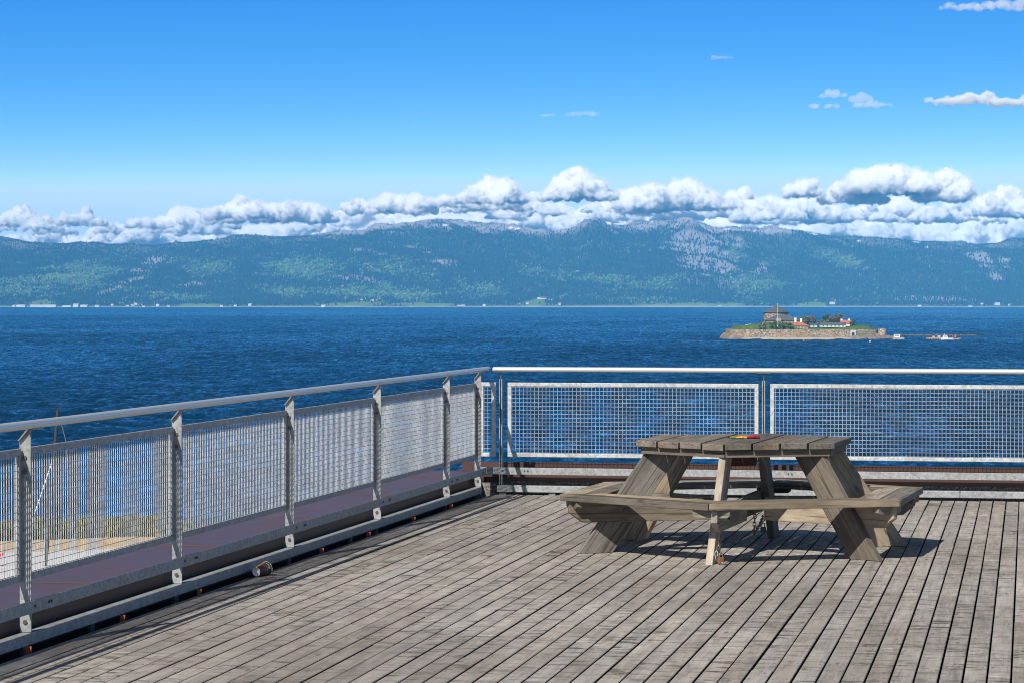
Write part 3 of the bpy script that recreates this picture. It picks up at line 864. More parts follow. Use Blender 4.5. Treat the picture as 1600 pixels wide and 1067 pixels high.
# --- forest: many small conical and round crowns
NTREE = 210000
tx = RNG.uniform(-2700, 2700, NTREE); tv = RNG.uniform(.006, 1.03, NTREE)**.92
ty = shore_y(tx) + tv*(RD-shore_y(tx)); tz = terrain_h(tx, ty)
den = np.ones(NTREE)
rl = tz/np.maximum(skyline_z(800+tx/RD*F)-SEA, 1)
rk = smooth(.80, .97, rl + fbm(P2(tx, ty, 160.0, 12.0), 4)*.22)*np.where(tz > 330, 1.0, .35)
den *= 1-.93*rk
den *= 1-.80*blobs(tx, ty, tz, PALE, 1.0)
den *= 1-.97*blobs(tx, ty, tz, FIELDS)
den *= 1-blobs(tx, ty, tz, SNOW, .3)
clump = fbm(P2(tx, ty, 70.0, 21.0), 3)
den *= .72+.6*clump
keep = RNG.random(NTREE) < den
tx, ty, tz, rl = tx[keep], ty[keep], tz[keep], rl[keep]
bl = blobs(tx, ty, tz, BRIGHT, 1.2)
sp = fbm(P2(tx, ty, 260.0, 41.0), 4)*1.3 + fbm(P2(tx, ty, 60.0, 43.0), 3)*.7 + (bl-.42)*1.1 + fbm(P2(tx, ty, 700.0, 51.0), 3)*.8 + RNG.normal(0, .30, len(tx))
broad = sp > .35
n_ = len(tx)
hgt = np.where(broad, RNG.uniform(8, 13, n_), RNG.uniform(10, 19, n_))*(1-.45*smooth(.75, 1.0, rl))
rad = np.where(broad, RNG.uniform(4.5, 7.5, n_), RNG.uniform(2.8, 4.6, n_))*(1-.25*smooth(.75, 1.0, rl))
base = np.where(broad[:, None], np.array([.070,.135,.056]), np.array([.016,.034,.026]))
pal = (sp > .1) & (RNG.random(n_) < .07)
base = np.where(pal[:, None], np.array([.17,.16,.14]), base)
base = base*RNG.uniform(.45, 1.7, n_)[:, None]
K = 5; a0 = RNG.uniform(0, 6.28, n_)
prof = [(0.0, .10, .10), (1.0, .0, .28), (.72, .42, .66), (.0, 1.0, 1.0)]     # ring radius, cone height, round height
rings = []
for r_, hc, hr in prof[1:3]:
    rr = np.where(broad, 1.0 if hr < .5 else .8, r_ if hc < .1 else .55)*rad
    hz = np.where(broad, hr*.9+.05, hc+.04)*hgt
    for k in range(K):
        an = a0 + 2*math.pi*k/K; j = RNG.uniform(.75, 1.25, n_)
        rings.append(np.stack([tx+np.cos(an)*rr*j, ty+np.sin(an)*rr*j, tz+hz], -1))
rings.append(np.stack([tx, ty, tz+hgt], -1))
VV = np.stack(rings, 1)                         # n, 2K+1, 3
VV[..., 2] += SEA - 1.0
nvp = 2*K+1; off = (np.arange(n_)*nvp)[:, None, None]
tri = []
for k in range(K):
    k2 = (k+1) % K
    tri += [(k, k2, K+k2), (k, K+k2, K+k), (K+k, K+k2, 2*K)]
T = (np.array(tri)[None] + off).reshape(-1, 3)
cc = np.repeat(base[:, None, :], nvp, 1)
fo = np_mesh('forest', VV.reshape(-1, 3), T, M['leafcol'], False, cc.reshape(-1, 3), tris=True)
tag(fo, 'spruce and birch forest covering the mountainside across the water', 'forest', kind='stuff')

# --- farther, higher hill seen past the left shoulder
hx = np.linspace(-4600, -1900, 160); hy = np.linspace(15600, 17200, 40)
HX, HY = np.meshgrid(hx, hy)
pxh = 800 + HX/16200*F
top = EYE - SEA + (HORIZON - np.interp(pxh, [-400,-150,0,30,62,110,300], [352,358,366,372,380,392,420]))/F*16200
HZ = top*np.clip(1-((HY-16200)/900)**2, 0, 1)**.6 + fbm(P2(HX, HY, 60.0), 4)*14 - 12
np_far = np_mesh('distant_hill', np.stack([HX, HY, HZ+SEA], -1).reshape(-1, 3), grid_faces(160, 40), M['vcol'], True, np.tile(np.array([.06,.075,.05]), (160*40, 1)))
tag(np_far, kind='structure')

# --- houses along the far shore
wall_w = mat_plain('white_boards', (.62,.61,.59), .7, 0, .05); wall_r = mat_plain('red_boards', (.30,.08,.05), .7, 0, .1); wall_y = mat_plain('ochre_boards', (.62,.45,.22), .7, 0, .1)
roof_d = mat_plain('dark_tiles', (.11,.10,.10), .6, 0, .2); roof_l = mat_plain('pale_roof', (.55,.55,.55), .6, 0, .1)
glass = mat_plain('dark_glass', (.03,.035,.04), .15, 0, .1)
def gable(mb, L, W, H, rise):
    mb.add([(-L/2,-W/2,0),(L/2,-W/2,0),(L/2,W/2,0),(-L/2,W/2,0),(-L/2,-W/2,H),(L/2,-W/2,H),(L/2,W/2,H),(-L/2,W/2,H),(-L/2,0,H+rise),(L/2,0,H+rise)],
           [(0,1,5,4),(2,3,7,6),(1,2,6,9,5),(3,0,4,8,7)])
def gable_roof(mb, L, W, H, rise, ov=.5, t=.35):
    L2, W2 = L/2+ov, W/2+ov; d = rise*ov/(W/2)
    a = [(-L2,-W2,H-d),(L2,-W2,H-d),(L2,0,H+rise),(-L2,0,H+rise),(L2,W2,H-d),(-L2,W2,H-d)]
    b = [(x,y,z+t) for x,y,z in a]
    mb.add(a+b, [(0,3,2,1),(3,5,4,2),(6,7,8,9),(9,8,10,11),(0,1,7,6),(4,5,11,10),(1,2,8,7),(2,4,10,8),(5,3,9,11),(3,0,6,9)])
HOUSES = [(22,480,8),(27,479.5,10),(133,478.5,9),(153,474,7),(158,473.5,7),(165,474.5,7),(169,475,6),(176,478,7),(152,480,11),(195,475,6),(199,479.5,8),(207,478.5,9),(212,477.5,8),(219,477,10),(225,481,7),
 (247,479,8),(258,472,9),(263,480,7),(290,473.5,8),(346,480,8),(368,479,7),(391,478.5,8),(506,478.5,10),(541,467,7),(547,466.5,7),(563,469.5,14),(572,468,7),(582,471.5,8),(590,471,8),(592,468,7),(505,480.5,8),
 (718,479,9),(724,479,8),(757,479,7),(811,477,7),(824,475.5,7),(842,468,7),(849,468,14),(861,470,10),(875,477,8),(956,468,5),(1125,479,7),(1300,476,13),(1437,479.5,9),(1535,476,8),(1558,477.5,12),(1569,472,9),(1588,472,10),(1591,475,8),(1516,480,9),(1578,478.5,8),(70,433,6),(80,425,7),(74,425,5),(1342,431,4)]
protos = {}
def far_house(px, py, wpx, i):
    d = shore_y(0)
    # walk the terrain until the sight line meets it
    dd = np.linspace(SH-80, RD, 700)
    xs = (px-800)/F*dd; hs_ = terrain_h(xs, dd); ys = HORIZON - (hs_+SEA-EYE)/dd*F
    ok = np.where((ys <= py) & (hs_ > .8))[0]
    k = ok[0] if len(ok) else 60
    return Vector((xs[k], dd[k], hs_[k]+SEA-.5))
for i, (px, py, wpx) in enumerate(HOUSES):
    p = far_house(px, py, wpx, i)
    L = wpx*2.4*.62; W = L*random.uniform(.6, .8); Hh = random.choice([4.5, 5.5, 6.0]); rise = W*.3
    r = empty('shore_house', p, random.uniform(-.5, .5))
    tag(r, 'tiny pale house among the trees of the far shore', 'house', 'houses along the far shore')
    wm = wall_w if i % 6 else random.choice([wall_y, wall_w])
    mb = MB(); gable(mb, L, W, Hh, rise); mb.build('wall', wm, r)
    mb = MB(); gable_roof(mb, L, W, Hh, rise); mb.build('roof', roof_l if i % 3 == 0 else roof_d, r)
def shed(px0, px1, py, hpx, label):
    p = far_house((px0+px1)/2, py, 10, 0); L = (px1-px0)*2.4; Hh = hpx*2.4
    r = empty('warehouse', p, 0); tag(r, label, 'warehouse', 'industrial sheds on the far shore')
    mb = MB(); gable(mb, L, 24, Hh, 2.5); mb.build('wall', wall_w, r)
    mb = MB(); gable_roof(mb, L, 24, Hh, 2.5, .6, .4); mb.build('roof', roof_l, r)
shed(48, 88, 480.5, 2.6, 'longest low white shed at the waterline of the far shore')
shed(28, 40, 480.5, 2.6, 'arched grey-white shed just left of the longest shed on the far shore')
shed(98, 111, 480.5, 1.6, 'low pale shed right of the longest shed on the far shore')
shed(115, 123, 480.2, 4.2, 'tall white block on the far shore, right of the sheds')
shed(126, 137, 480.2, 2.4, 'white shed with broad front right of the tall white block')

#%% ISLAND
# ------------------------------------------------------------------ fortress island
ID = 2095.0; IK = ID/F
def ip(px, py=531, dy=0.0):
    return at_d(px, py, ID+dy)
IC = Vector(((1261-800)/F*(ID+8), ID+46, SEA))          # centre of the fort
IA, IB, IN = 57.0, 38.0, 5.0
isl = np.meshgrid(np.linspace(-82, 96, 240), np.linspace(-60, 60, 150))
lx, ly = isl
q = ((np.abs(lx)/IA)**IN + (np.abs(ly)/IB)**IN)**(1/IN)
wx_ = (np.abs(lx)/IA)**IN/np.maximum(q**IN, 1e-6)
ddist = np.where(q > 1.0, np.minimum((q-1)*(IA*wx_+IB*(1-wx_)), 60), 0)
wd = 8.0 + 3*smooth(34, 62, lx) - 2.2*smooth(-44, -58, lx)
hb = 1.9 + 2.6*smooth(-46, -57, lx) + 2.6*smooth(28, 40, lx)*smooth(95, 60, lx)
rn = fbm(P2(lx, ly, 7.0, 3.0), 5)
hout = hb*(1-smooth(0, 1, ddist/wd)) - 1.1*smooth(.75, 1.15, ddist/wd) + rn*1.7*smooth(0, .12, ddist/wd)*(1-smooth(1.0, 1.3, ddist/wd))*np.where(hb > 2.4, 1.2, .45)
rightspit = (1-smooth(3, 6.5, np.abs(ly+34)))*smooth(50, 58, lx)*(1-smooth(66, 74, lx))
hout = np.maximum(hout, rightspit*(2.6+2.2*rn) - 1.1*(1-rightspit))
bank = 7.4 + 2.8*smooth(.96, .87, q) + .8*fbm(P2(lx, ly, 6.0, 8.0), 3)
mound = 2.6*np.exp(-(((lx+23)/17)**2 + ((ly+26)/8)**2))
dip = -1.7*np.exp(-(((lx-15)/18)**4))
hin = bank + mound + dip
hz_ = np.where(q > .962, hout, hin)
col = np.empty(lx.shape+(3,))
nzc = fbm(P2(lx, ly, 3.0, 5.0), 4)[..., None]
rockcol = np.array([.20,.165,.125])*(1+.9*nzc)
lich = (smooth(-52, -60, lx)*smooth(.5, 2.5, hz_)*smooth(-.1, .25, rn))[..., None]
rockcol = rockcol*(1-lich) + np.array([.45,.24,.04])*lich
sand = (smooth(2.2, 1.2, hz_)*smooth(34, 28, lx)*smooth(-52, -44, lx))[..., None]
rockcol = rockcol*(1-.8*sand) + np.array([.48,.42,.34])*.8*sand
wet = smooth(.55, .2, hz_)[..., None]
rockcol = rockcol*(1-.8*wet) + np.array([.03,.028,.022])*.8*wet
gr = (smooth(-.05, .2, fbm(P2(lx, ly, 5.0, 15.0), 3))*smooth(3.0, .5, ddist)*smooth(10, 30, lx))[..., None]
rockcol = rockcol*(1-gr) + np.array([.09,.12,.03])*gr
grass = np.array([.075,.125,.022])*(1+.7*nzc)
col = np.where((q > .962)[..., None], rockcol, grass)
o = np_mesh('island_ground', np.stack([lx+IC.x, ly+IC.y, hz_+SEA], -1).reshape(-1, 3), grid_faces(240, 150), M['vcol'], True, np.clip(col, 0, 1).reshape(-1, 3))
tag(o, kind='structure')
# rampart
n = NT('rubble_stone'); g_ = n.n('ShaderNodeNewGeometry').outputs['Position']
v = n.voro(g_, 1.15, out='Color'); sp_ = n.n('ShaderNodeSeparateColor'); n.set(sp_.inputs[0], v)
c = n.ramp(sp_.outputs[0], [(0, (.13,.095,.06)), (.35, (.28,.215,.145)), (.7, (.38,.30,.205)), (1, (.58,.49,.38))])
stn = n.noise(g_, .12, 4, .6)
c = n.mix(n.ramp(stn, [(.5, 0.0), (.66, .55)]), c, (.40,.26,.12))
edge = n.ramp(n.voro(g_, 1.15, feature='DISTANCE_TO_EDGE'), [(.0, 1.0), (.09, 0.0)])
c = n.mix(n.math('MULTIPLY', edge, .6), c, (.10,.08,.06))
n.bsdf(c, .95, 0, n.bump(n.voro(g_, 1.15, feature='DISTANCE_TO_EDGE'), .6, .3), spec=.1); M['stone'] = n.m
M['slate'] = mat_plain('slate_roof', (.10,.105,.115), .5, 0, .25, .6)
M['eave'] = mat_plain('dark_eave', (.02,.018,.017), .8, 0, .2, 1)
M['clay'] = mat_plain('clay_tiles', (.42,.13,.06), .8, 0, .25, .8)
M['white'] = mat_plain('whitewash', (.80,.78,.73), .8, 0, .06, 1)
M['bark'] = mat_plain('bark', (.10,.075,.05), .9, 0, .3, 2)
def sup(t, a, b, nn=IN):
    ct, st = math.cos(t), math.sin(t)
    return (a*math.copysign(abs(ct)**(2/nn), ct), b*math.copysign(abs(st)**(2/nn), st))
mb = MB(); N = 120; prof = []
ts = [2*math.pi*i/N for i in range(N)]
lay = [(1.012, -1.2), (1.0, 3.0), (.996, 7.4), (.93, 7.5), (.93, 4.0)]
vs = []
for sc, z in lay:
    for t in ts:
        x, y = sup(t, IA*sc, IB*sc); vs.append((IC.x+x, IC.y+y, SEA+z+(.35*noise3(np.array([[x*.08, y*.08, z]]))[0] if z > 5 else 0)))
fs = [(i*N+k, i*N+(k+1) % N, (i+1)*N+(k+1) % N, (i+1)*N+k) for i in range(len(lay)-1) for k in range(N)]
mb.add(vs, fs)
fort = mb.build('rampart', M['stone']); tag(fort, 'long rubble stone rampart round the small fortress island', 'fortress wall')
mb = MB(); p = ip(1378.5, 523, 14); mb.lathe([(3.2,-3),(3.0,4.2),(2.9,4.4),(0,4.45)], 16, p); mb.build('corner_bastion', M['stone'], fort)
gp = ip(1333, 525, 8)
mb = MB()
mb.box(gp.x-2.0, gp.x-1.05, gp.y-.6, gp.y+.9, gp.z-.6, gp.z+4.2); mb.box(gp.x+1.05, gp.x+2.0, gp.y-.6, gp.y+.9, gp.z-.6, gp.z+4.2)
mb.box(gp.x-1.049, gp.x+1.049, gp.y-.6, gp.y+.9, gp.z+2.5, gp.z+4.2)
mb.build('gate_surround', mat_plain('grey_render', (.50,.50,.52), .8, 0, .1, 1), fort)
mb = MB(); mb.box(gp.x-1.04, gp.x+1.04, gp.y-.1, gp.y+.3, gp.z-.6, gp.z+2.49); mb.build('gate', M['eave'], fort)
# round tower
tp = ip(1212.5, 507, 40); tw = empty('round_tower', tp); tag(tw, 'squat round stone tower with a conical dark slate roof on the island', 'tower')
mb = MB(); mb.lathe([(9.4,-4),(9.2,8.6)], 40, smooth=True); mb.build('wall', M['stone'], tw)
mb = MB(); mb.lathe([(9.0,8.62),(9.75,8.62),(9.75,9.35),(9.0,9.35)], 40); mb.build('eave', M['eave'], tw)
mb = MB(); mb.lathe([(9.95,9.0),(9.95,9.4),(.25,14.2),(0,14.35)], 16, smooth=False); mb.build('roof', M['slate'], tw)
mb = MB()
for a in (-1.9,-1.3,-.7): mb.box(9.2*math.cos(a)-.35, 9.2*math.cos(a)+.35, 9.2*math.sin(a)-.3, 9.2*math.sin(a)+.2, 5.4, 6.6)
mb.build('window', M['eave'], tw)
# low ring building with hipped slate roof in front
hp = ip(1222.5, 507, 24); hb_ = empty('stone_house', hp); tag(hb_, 'low stone building with hipped grey slate roof in front of the round tower', 'house')
K_ = IK
mb = MB(); mb.box(-12.8, 12.6, -6, 6, -4, 3.0); mb.build('wall', M['stone'], hb_)
mb = MB()
a = [(-13.4,-6.7,2.95),(13.4,-6.7,2.95),(13.4,6.7,2.95),(-13.4,6.7,2.95),(-4.3,0,7.1),(4.8,0,7.1)]
mb.add(a, [(0,1,5,4),(1,2,5),(2,3,4,5),(3,0,4),(3,2,1,0)]); mb.build('roof', M['slate'], hb_)
mb = MB(); mb.add([(-5.6,-7.6,-4),(-1.4,-7.6,-4),(-1.4,-7.6,3.9),(-2.6,-7.6,5.1),(-4.4,-7.6,5.1),(-5.6,-7.6,3.9),(-5.6,-6.0,-4),(-1.4,-6.0,-4),(-1.4,-6.0,3.9),(-2.6,-6.0,5.1),(-4.4,-6.0,5.1),(-5.6,-6.0,3.9)],
               [(0,1,2,3,4,5),(11,10,9,8,7,6),(0,6,7,1),(1,7,8,2),(2,8,9,3),(3,9,10,4),(4,10,11,5),(5,11,6,0)])
mb.build('stone_gable', M['stone'], hb_)
for cx, h1 in ((9.0, 5.0), (13.3, 4.4)):
    mb = MB(); mb.box(cx-.75, cx+.75, -7.9, -6.75, -3, h1); mb.build('chimney', M['white'], hb_)
rp = ip(1252, 510, 14); rh = empty('tiled_house', rp); tag(rh, 'low house whose red clay tiled roof slopes beside the slate roofed building', 'house')
mb = MB(); mb.box(-5.4, 5.0, -3, 3, -3, .5); mb.build('wall', M['stone'], rh)
mb = MB(); a = [(-6.2,-3.6,.45),(6.0,-3.6,.45),(6.0,3.6,.45),(-6.2,3.6,.45),(-5.4,0,3.1),(.6,0,3.0)]
mb.add(a, [(0,1,5,4),(1,2,5),(2,3,4,5),(3,0,4),(3,2,1,0)]); mb.build('roof', M['clay'], rh)
def white_house(px0, px1, py, hw, rise, label, roof, dy, nwin, name='white_house'):
    p = ip((px0+px1)/2, py, dy); L = (px1-px0)*IK
    r = empty(name, p); tag(r, label, 'house')
    mb = MB(); gable(mb, L, 6, hw, rise); mb.build('wall', M['white'], r)
    mb = MB(); gable_roof(mb, L, 6, hw, rise, .4, .25); mb.build('roof', roof, r)
    for i in range(nwin):
        x = -L/2 + L*(i+.7)/(nwin+.4)
        mb = MB(); mb.box(x-.4, x+.4, -3.06, -2.9, hw-1.25, hw-.35); mb.build('window', M['eave'], r)
    return r
white_house(1266, 1276, 511, 1.4, .9, 'smallest white house with dark roof between the two groups of island trees', M['slate'], 22, 1)
white_house(1281, 1321, 511, 1.5, 1.7, 'long low white house with dark roof and row of windows on the island', M['slate'], 20, 6)
oh = white_house(1313, 1329, 509.5, 2.0, 2.3, 'short house with orange-red tiled roof and two white chimneys', M['clay'], 30, 0)
for cx in (-3.0, 2.6):
    mb = MB(); mb.box(cx-.7, cx+.7, -.6, .6, 3.0, 5.4); mb.build('chimney', M['white'], oh)
fp = ip(1215.3, 507, 7); fl = empty('flagpole', fp); tag(fl, 'tall bare white flagpole in front of the round tower', 'flagpole')
mb = MB(); mb.tube([(0,0,-2),(0,0,15.2)], [.20,.12], 10); mb.build('pole', M['white'], fl)
mb = MB(); mb.lathe([(0,15.2),(.26,15.35),(.26,15.6),(0,15.75)], 10); mb.build('finial', M['white'], fl)
wt = ip(1169, 509, 20); t_ = empty('white_tent', wt); tag(t_, 'small white slanting canopy at the left end of the island grass', 'canopy')
mb = MB(); mb.add([(-2.4,-1.6,.2),(1.9,-1.6,1.3),(1.9,1.6,1.3),(-2.4,1.6,.2),(-2.4,-1.6,.35),(1.9,-1.6,1.45),(1.9,1.6,1.45),(-2.4,1.6,.35)], [(3,2,1,0),(4,5,6,7),(0,1,5,4),(1,2,6,5),(2,3,7,6),(3,0,4,7)]); mb.build('roof', M['white'], t_)
mb = MB(); mb.box(1.6,1.75,-1.4,-1.25,-2.2,1.28); mb.box(1.6,1.75,1.25,1.4,-2.2,1.28); mb.build('post', M['white'], t_)
sg = ip(1192.2, 508, 12); s_ = empty('beacon_hut', sg); tag(s_, 'tiny white hut with red top left of the slate roofed building', 'hut')
mb = MB(); mb.box(-.9,.9,-.8,.8,-2,1.1); mb.build('wall', M['white'], s_)
mb = MB(); mb.add([(-1.1,-1,1.1),(1.1,-1,1.1),(1.1,1,1.1),(-1.1,1,1.1),(0,0,2.2)], [(0,1,4),(1,2,4),(2,3,4),(3,0,4),(3,2,1,0)]); mb.build('roof', M['clay'], s_)

def leaf_mat(name, a, b):
    n = NT(name); r_ = n.n('ShaderNodeNewGeometry').outputs['Random Per Island']
    n.bsdf(n.ramp(r_, [(0, a), (1, b)]), .8, 0, spec=.1); return n.m
M['leaf_g'] = leaf_mat('green_leaves', (.07,.10,.025), (.20,.24,.06)); M['leaf_b'] = leaf_mat('bare_twigs', (.11,.085,.06), (.28,.22,.16)); M['leaf_d'] = leaf_mat('dark_leaves', (.03,.05,.016), (.09,.12,.035))
def crown_mb(W, H, n, size, rs, shape=1.0):
    rr = np.random.default_rng(rs); mb = MB()
    cl = [(rr.normal(0, .26)*W, rr.normal(0, .22)*W, H*(.5+rr.uniform(-.32, .34)), rr.uniform(.16, .30)) for _ in range(11)]
    for _ in range(n):
        cx, cy, cz, r_ = cl[rr.integers(len(cl))]
        d = rr.normal(size=3); d /= np.linalg.norm(d); rad = r_*(rr.random()**.45)
        p = Vector((cx+d[0]*rad*W, cy+d[1]*rad*W, max(.05*H, cz+d[2]*rad*H*.9)))
        u = Vector(rr.normal(size=3)).normalized(); v_ = u.orthogonal().normalized(); s = size*rr.uniform(.6, 1.4)
        mb.add([p-u*s, p+v_*s*.7, p+u*s, p-v_*s*.7], [(0,1,2,3)])
    return mb
def tree(px, py, wpx, hpx, mat, label, dy, rs, name='island_tree', cat='tree', scale=IK, loc=None, n=620, group='trees and bushes on the island'):
    p = loc if loc is not None else ip(px, py, dy); W, H = wpx*scale, hpx*scale
    r = empty(name, p); tag(r, label, cat, group)
    crown_mb(W, H, n, max(W, H)*.062, rs).build('crown', mat, r)
    mb = MB(); mb.tube([(0,0,-1.5),(.1*W*.2,0,H*.3),(0,0,H*.65)], [W*.03+.08, W*.02+.06, .05], 8)
    for k in range(4):
        a = k*1.7; mb.tube([(0,0,H*.3),(math.cos(a)*W*.15,math.sin(a)*W*.15,H*.5),(math.cos(a)*W*.28,math.sin(a)*W*.28,H*.68)], [.10,.07,.03], 6)
    mb.build('trunk' if cat == 'tree' else 'stem', M['bark'], r)
tree(1258, 509, 17, 17, M['leaf_g'], 'broad olive green tree right of the red tiled roof', 34, 1)
tree(1268, 509, 14, 17, M['leaf_b'], 'bare brown tree leaning behind the broad olive tree', 38, 2)
tree(1285, 510, 13, 12, M['leaf_g'], 'low yellow-green tree at the left end of the long white house', 26, 3)
tree(1293, 509, 14, 17, M['leaf_d'], 'dark green tree behind the long white house', 38, 4)
tree(1302, 509, 15, 17, M['leaf_b'], 'bare twiggy tree behind the middle of the long white house', 44, 5)
tree(1310, 509, 14, 20, M['leaf_b'], 'tallest bare tree on the island, left of the orange-red roof', 40, 6)
tree(1307, 509, 10, 14, M['leaf_d'], 'dark evergreen standing in front of the tallest bare tree', 34, 7)
tree(1333, 510, 8, 10, M['leaf_d'], 'dark round bush right of the orange-red roof', 26, 8, 'island_bush', 'bush')
for i, (px, py, w_, h_) in enumerate([(1193,510,9,6),(1204,509,9,6),(1212,509,12,7),(1223,509,11,7),(1233,510,10,6),(1186,511,8,4)]):
    lab = ['dark bush beside the tiny white hut', 'green bush under the tower wall', 'green bush at the foot of the flagpole', 'rounded bush right of the flagpole', 'dark bush before the red tiled house', 'lowest bush at the left end of the mound'][i]
    tree(px, py, w_, h_, M['leaf_d'] if i % 2 == 0 else M['leaf_g'], lab, 8, 20+i, 'island_bush', 'bush', n=260)

# landing hut and spit
hp = ip(1401.5, 529, 4); hu = empty('landing_hut', hp); tag(hu, 'small white hut on the concrete landing at the right tip of the island', 'hut')
mb = MB(); mb.box(-3, 5.2, -2.2, 2.4, -2.4, .9); mb.build('landing', mat_plain('pale_concrete', (.38,.34,.29), .9, 0, .2, 1), hu)
mb = MB(); mb.box(-2.2, 2.1, -1.4, 1.6, .9, 2.9); mb.build('wall', M['white'], hu)
mb = MB(); mb.box(-2.4, 2.3, -1.6, 1.8, 2.9, 3.1); mb.build('roof', M['white'], hu)
for x in (-1.3, .3):
    mb = MB(); mb.box(x-.35, x+.9, -1.45, -1.3, 1.9, 2.5); mb.build('window', glass, hu)

# breakwater behind the boats: rocks in a long low ridge
BD = 2290.0; bk = BD/F
bx0, bx1 = (1403-800)*bk, (1536-800)*bk
gx_ = np.linspace(bx0-3, bx1+3, 260); gy_ = np.linspace(-5, 5, 20)
BX, BY = np.meshgrid(gx_, gy_)
bh = 1.55*(1-(BY/4.6)**2)*smooth(bx1+3, bx1-9, BX) + .8*fbm(P2(BX, BY, 2.0, 3.0), 4) - .25
nb_ = fbm(P2(BX, BY, 1.6, 9.0), 3)[..., None]; pl_ = smooth(1.0, 1.5, bh)[..., None]
o = np_mesh('breakwater', np.stack([BX, BY+BD, bh+SEA], -1).reshape(-1, 3), grid_faces(260, 20), M['vcol'], False,
            np.clip(np.array([.055,.05,.045])*(1+nb_)*(1-pl_) + np.array([.30,.27,.23])*(1+.6*nb_)*pl_, 0, 1).reshape(-1, 3))
tag(o, 'long low breakwater of dark rocks running right from the island', 'breakwater')
mb = MB()
for i in range(26):
    x = (1538+i*3.4-800)*bk; mb.tube([(x, BD+1, SEA+.02), (x+3.0, BD+1, SEA+.08)], .34, 8)
tag(mb.build('floating_boom', M['eave']), 'line of dark floats continuing beyond the breakwater end', 'boom')

# boats by the landing
def hull(mb, L, B, D_, draft=.5, bow=.35, n=14):
    vs = []
    for i in range(n+1):
        t = i/n; x = -L/2+L*t
        bw_ = B/2*(1-max(0, (t-(1-bow))/bow)**2.2)*(.88+.12*min(1, t*5)); sh = D_*(1+.28*max(0, t-.45))
        bw_ = max(bw_, .03)
        vs += [(x, -bw_, sh), (x-.0, -bw_*.78, -draft*.4), (x, 0, -draft), (x, bw_*.78, -draft*.4), (x, bw_, sh), (x, bw_*.88, sh-.1), (x, -bw_*.88, sh-.1)]
    fs = []
    for i in range(n):
        for k in range(7):
            a, b = i*7+k, i*7+(k+1) % 7
            fs.append((a, b, b+7, a+7))
    fs += [list(range(7))[::-1], [n*7+k for k in range(7)]]
    mb.add(vs, fs)
tan = mat_plain('tan_timber', (.50,.33,.18), .8, 0, .35, 1.0)
p = ip(1461.5, 531, 0); r = empty('work_barge', p); tag(r, 'tan flat-decked barge with dark tyre fenders, longest of the vessels by the breakwater', 'barge')
mb = MB(); mb.box(-6.6, 6.4, -2.2, 2.2, -.5, 1.9); mb.build('hull', tan, r, .15)
mb = MB(); mb.box(-6.7, 6.5, -2.3, 2.3, 1.9, 2.15); mb.build('deck_rim', M['eave'], r)
for i in range(7):
    x = -5.9+i*1.95
    mb = MB(); mb.tube([(x+.42*math.cos(a_*.6283), -2.38, .75+.42*math.sin(a_*.6283)) for a_ in range(10)], .17, 8, closed=True); mb.build('tyre_fender', M['eave'], r)
mb = MB(); mb.box(-2.2, -.6, -.8, .8, 2.15, 2.7); mb.box(1.6, 3.6, -.9, .9, 2.15, 2.9); mb.build('deck_load', M['white'], r)
p = ip(1480, 531, -6); r = empty('motor_boat', p); tag(r, 'white motor boat with raised cabin alongside the tan barge', 'boat')
mb = MB(); hull(mb, 9.5, 3.0, 1.3); mb.build('hull', M['white'], r)
mb = MB(); mb.add([(-3.4,-1.1,1.2),(.6,-1.1,1.2),(.6,1.1,1.2),(-3.4,1.1,1.2),(-2.9,-1.0,3.4),(-.4,-1.0,3.4),(-.4,1.0,3.4),(-2.9,1.0,3.4)], [(3,2,1,0),(4,5,6,7),(0,1,5,4),(1,2,6,5),(2,3,7,6),(3,0,4,7)])
mb.build('cabin', M['white'], r)
mb = MB(); mb.box(-2.7,-.5,-1.13,-.98,2.2,2.9); mb.build('window', glass, r)
mb = MB(); mb.tube([(-1.9,0,3.4),(-1.9,0,4.6)], .1, 8); mb.build('mast', M['white'], r)
p = ip(1493, 530.5, 6); r = empty('open_workboat', p); tag(r, 'low tan open boat carrying a red and a yellow float', 'boat')
mb = MB(); hull(mb, 8.0, 2.6, 1.0, .5, .25); mb.build('hull', tan, r)
mb = MB(); mb.box(-3.4, 2.0, -.9, .9, 1.0, 1.55); mb.build('engine_box', M['eave'], r)
for x, c_ in ((-2.1, (.55,.05,.03)), (-.2, (.75,.50,.05))):
    mb = MB(); mb.lathe([(0,1.55),(.45,1.7),(.55,2.1),(.4,2.6),(0,2.85)], 12, (x,0,0)); mb.build('float', mat_plain('float_colour', c_, .5), r)
def buoy(px, py, c_, label):
    p = on_z(px, py, SEA); r = empty('mooring_buoy', p); tag(r, label, 'buoy')
    mb = MB(); mb.lathe([(0,-.3),(.5,-.1),(.62,.3),(.4,.7),(.14,.8),(.12,1.3),(0,1.35)], 14); mb.build('float', mat_plain('buoy_paint', c_, .5), r)
buoy(1256, 533.6, (.75,.55,.05), 'yellow mooring buoy off the front of the island')
buoy(1359.5, 534.2, (.85,.85,.82), 'white mooring buoy off the island gate')
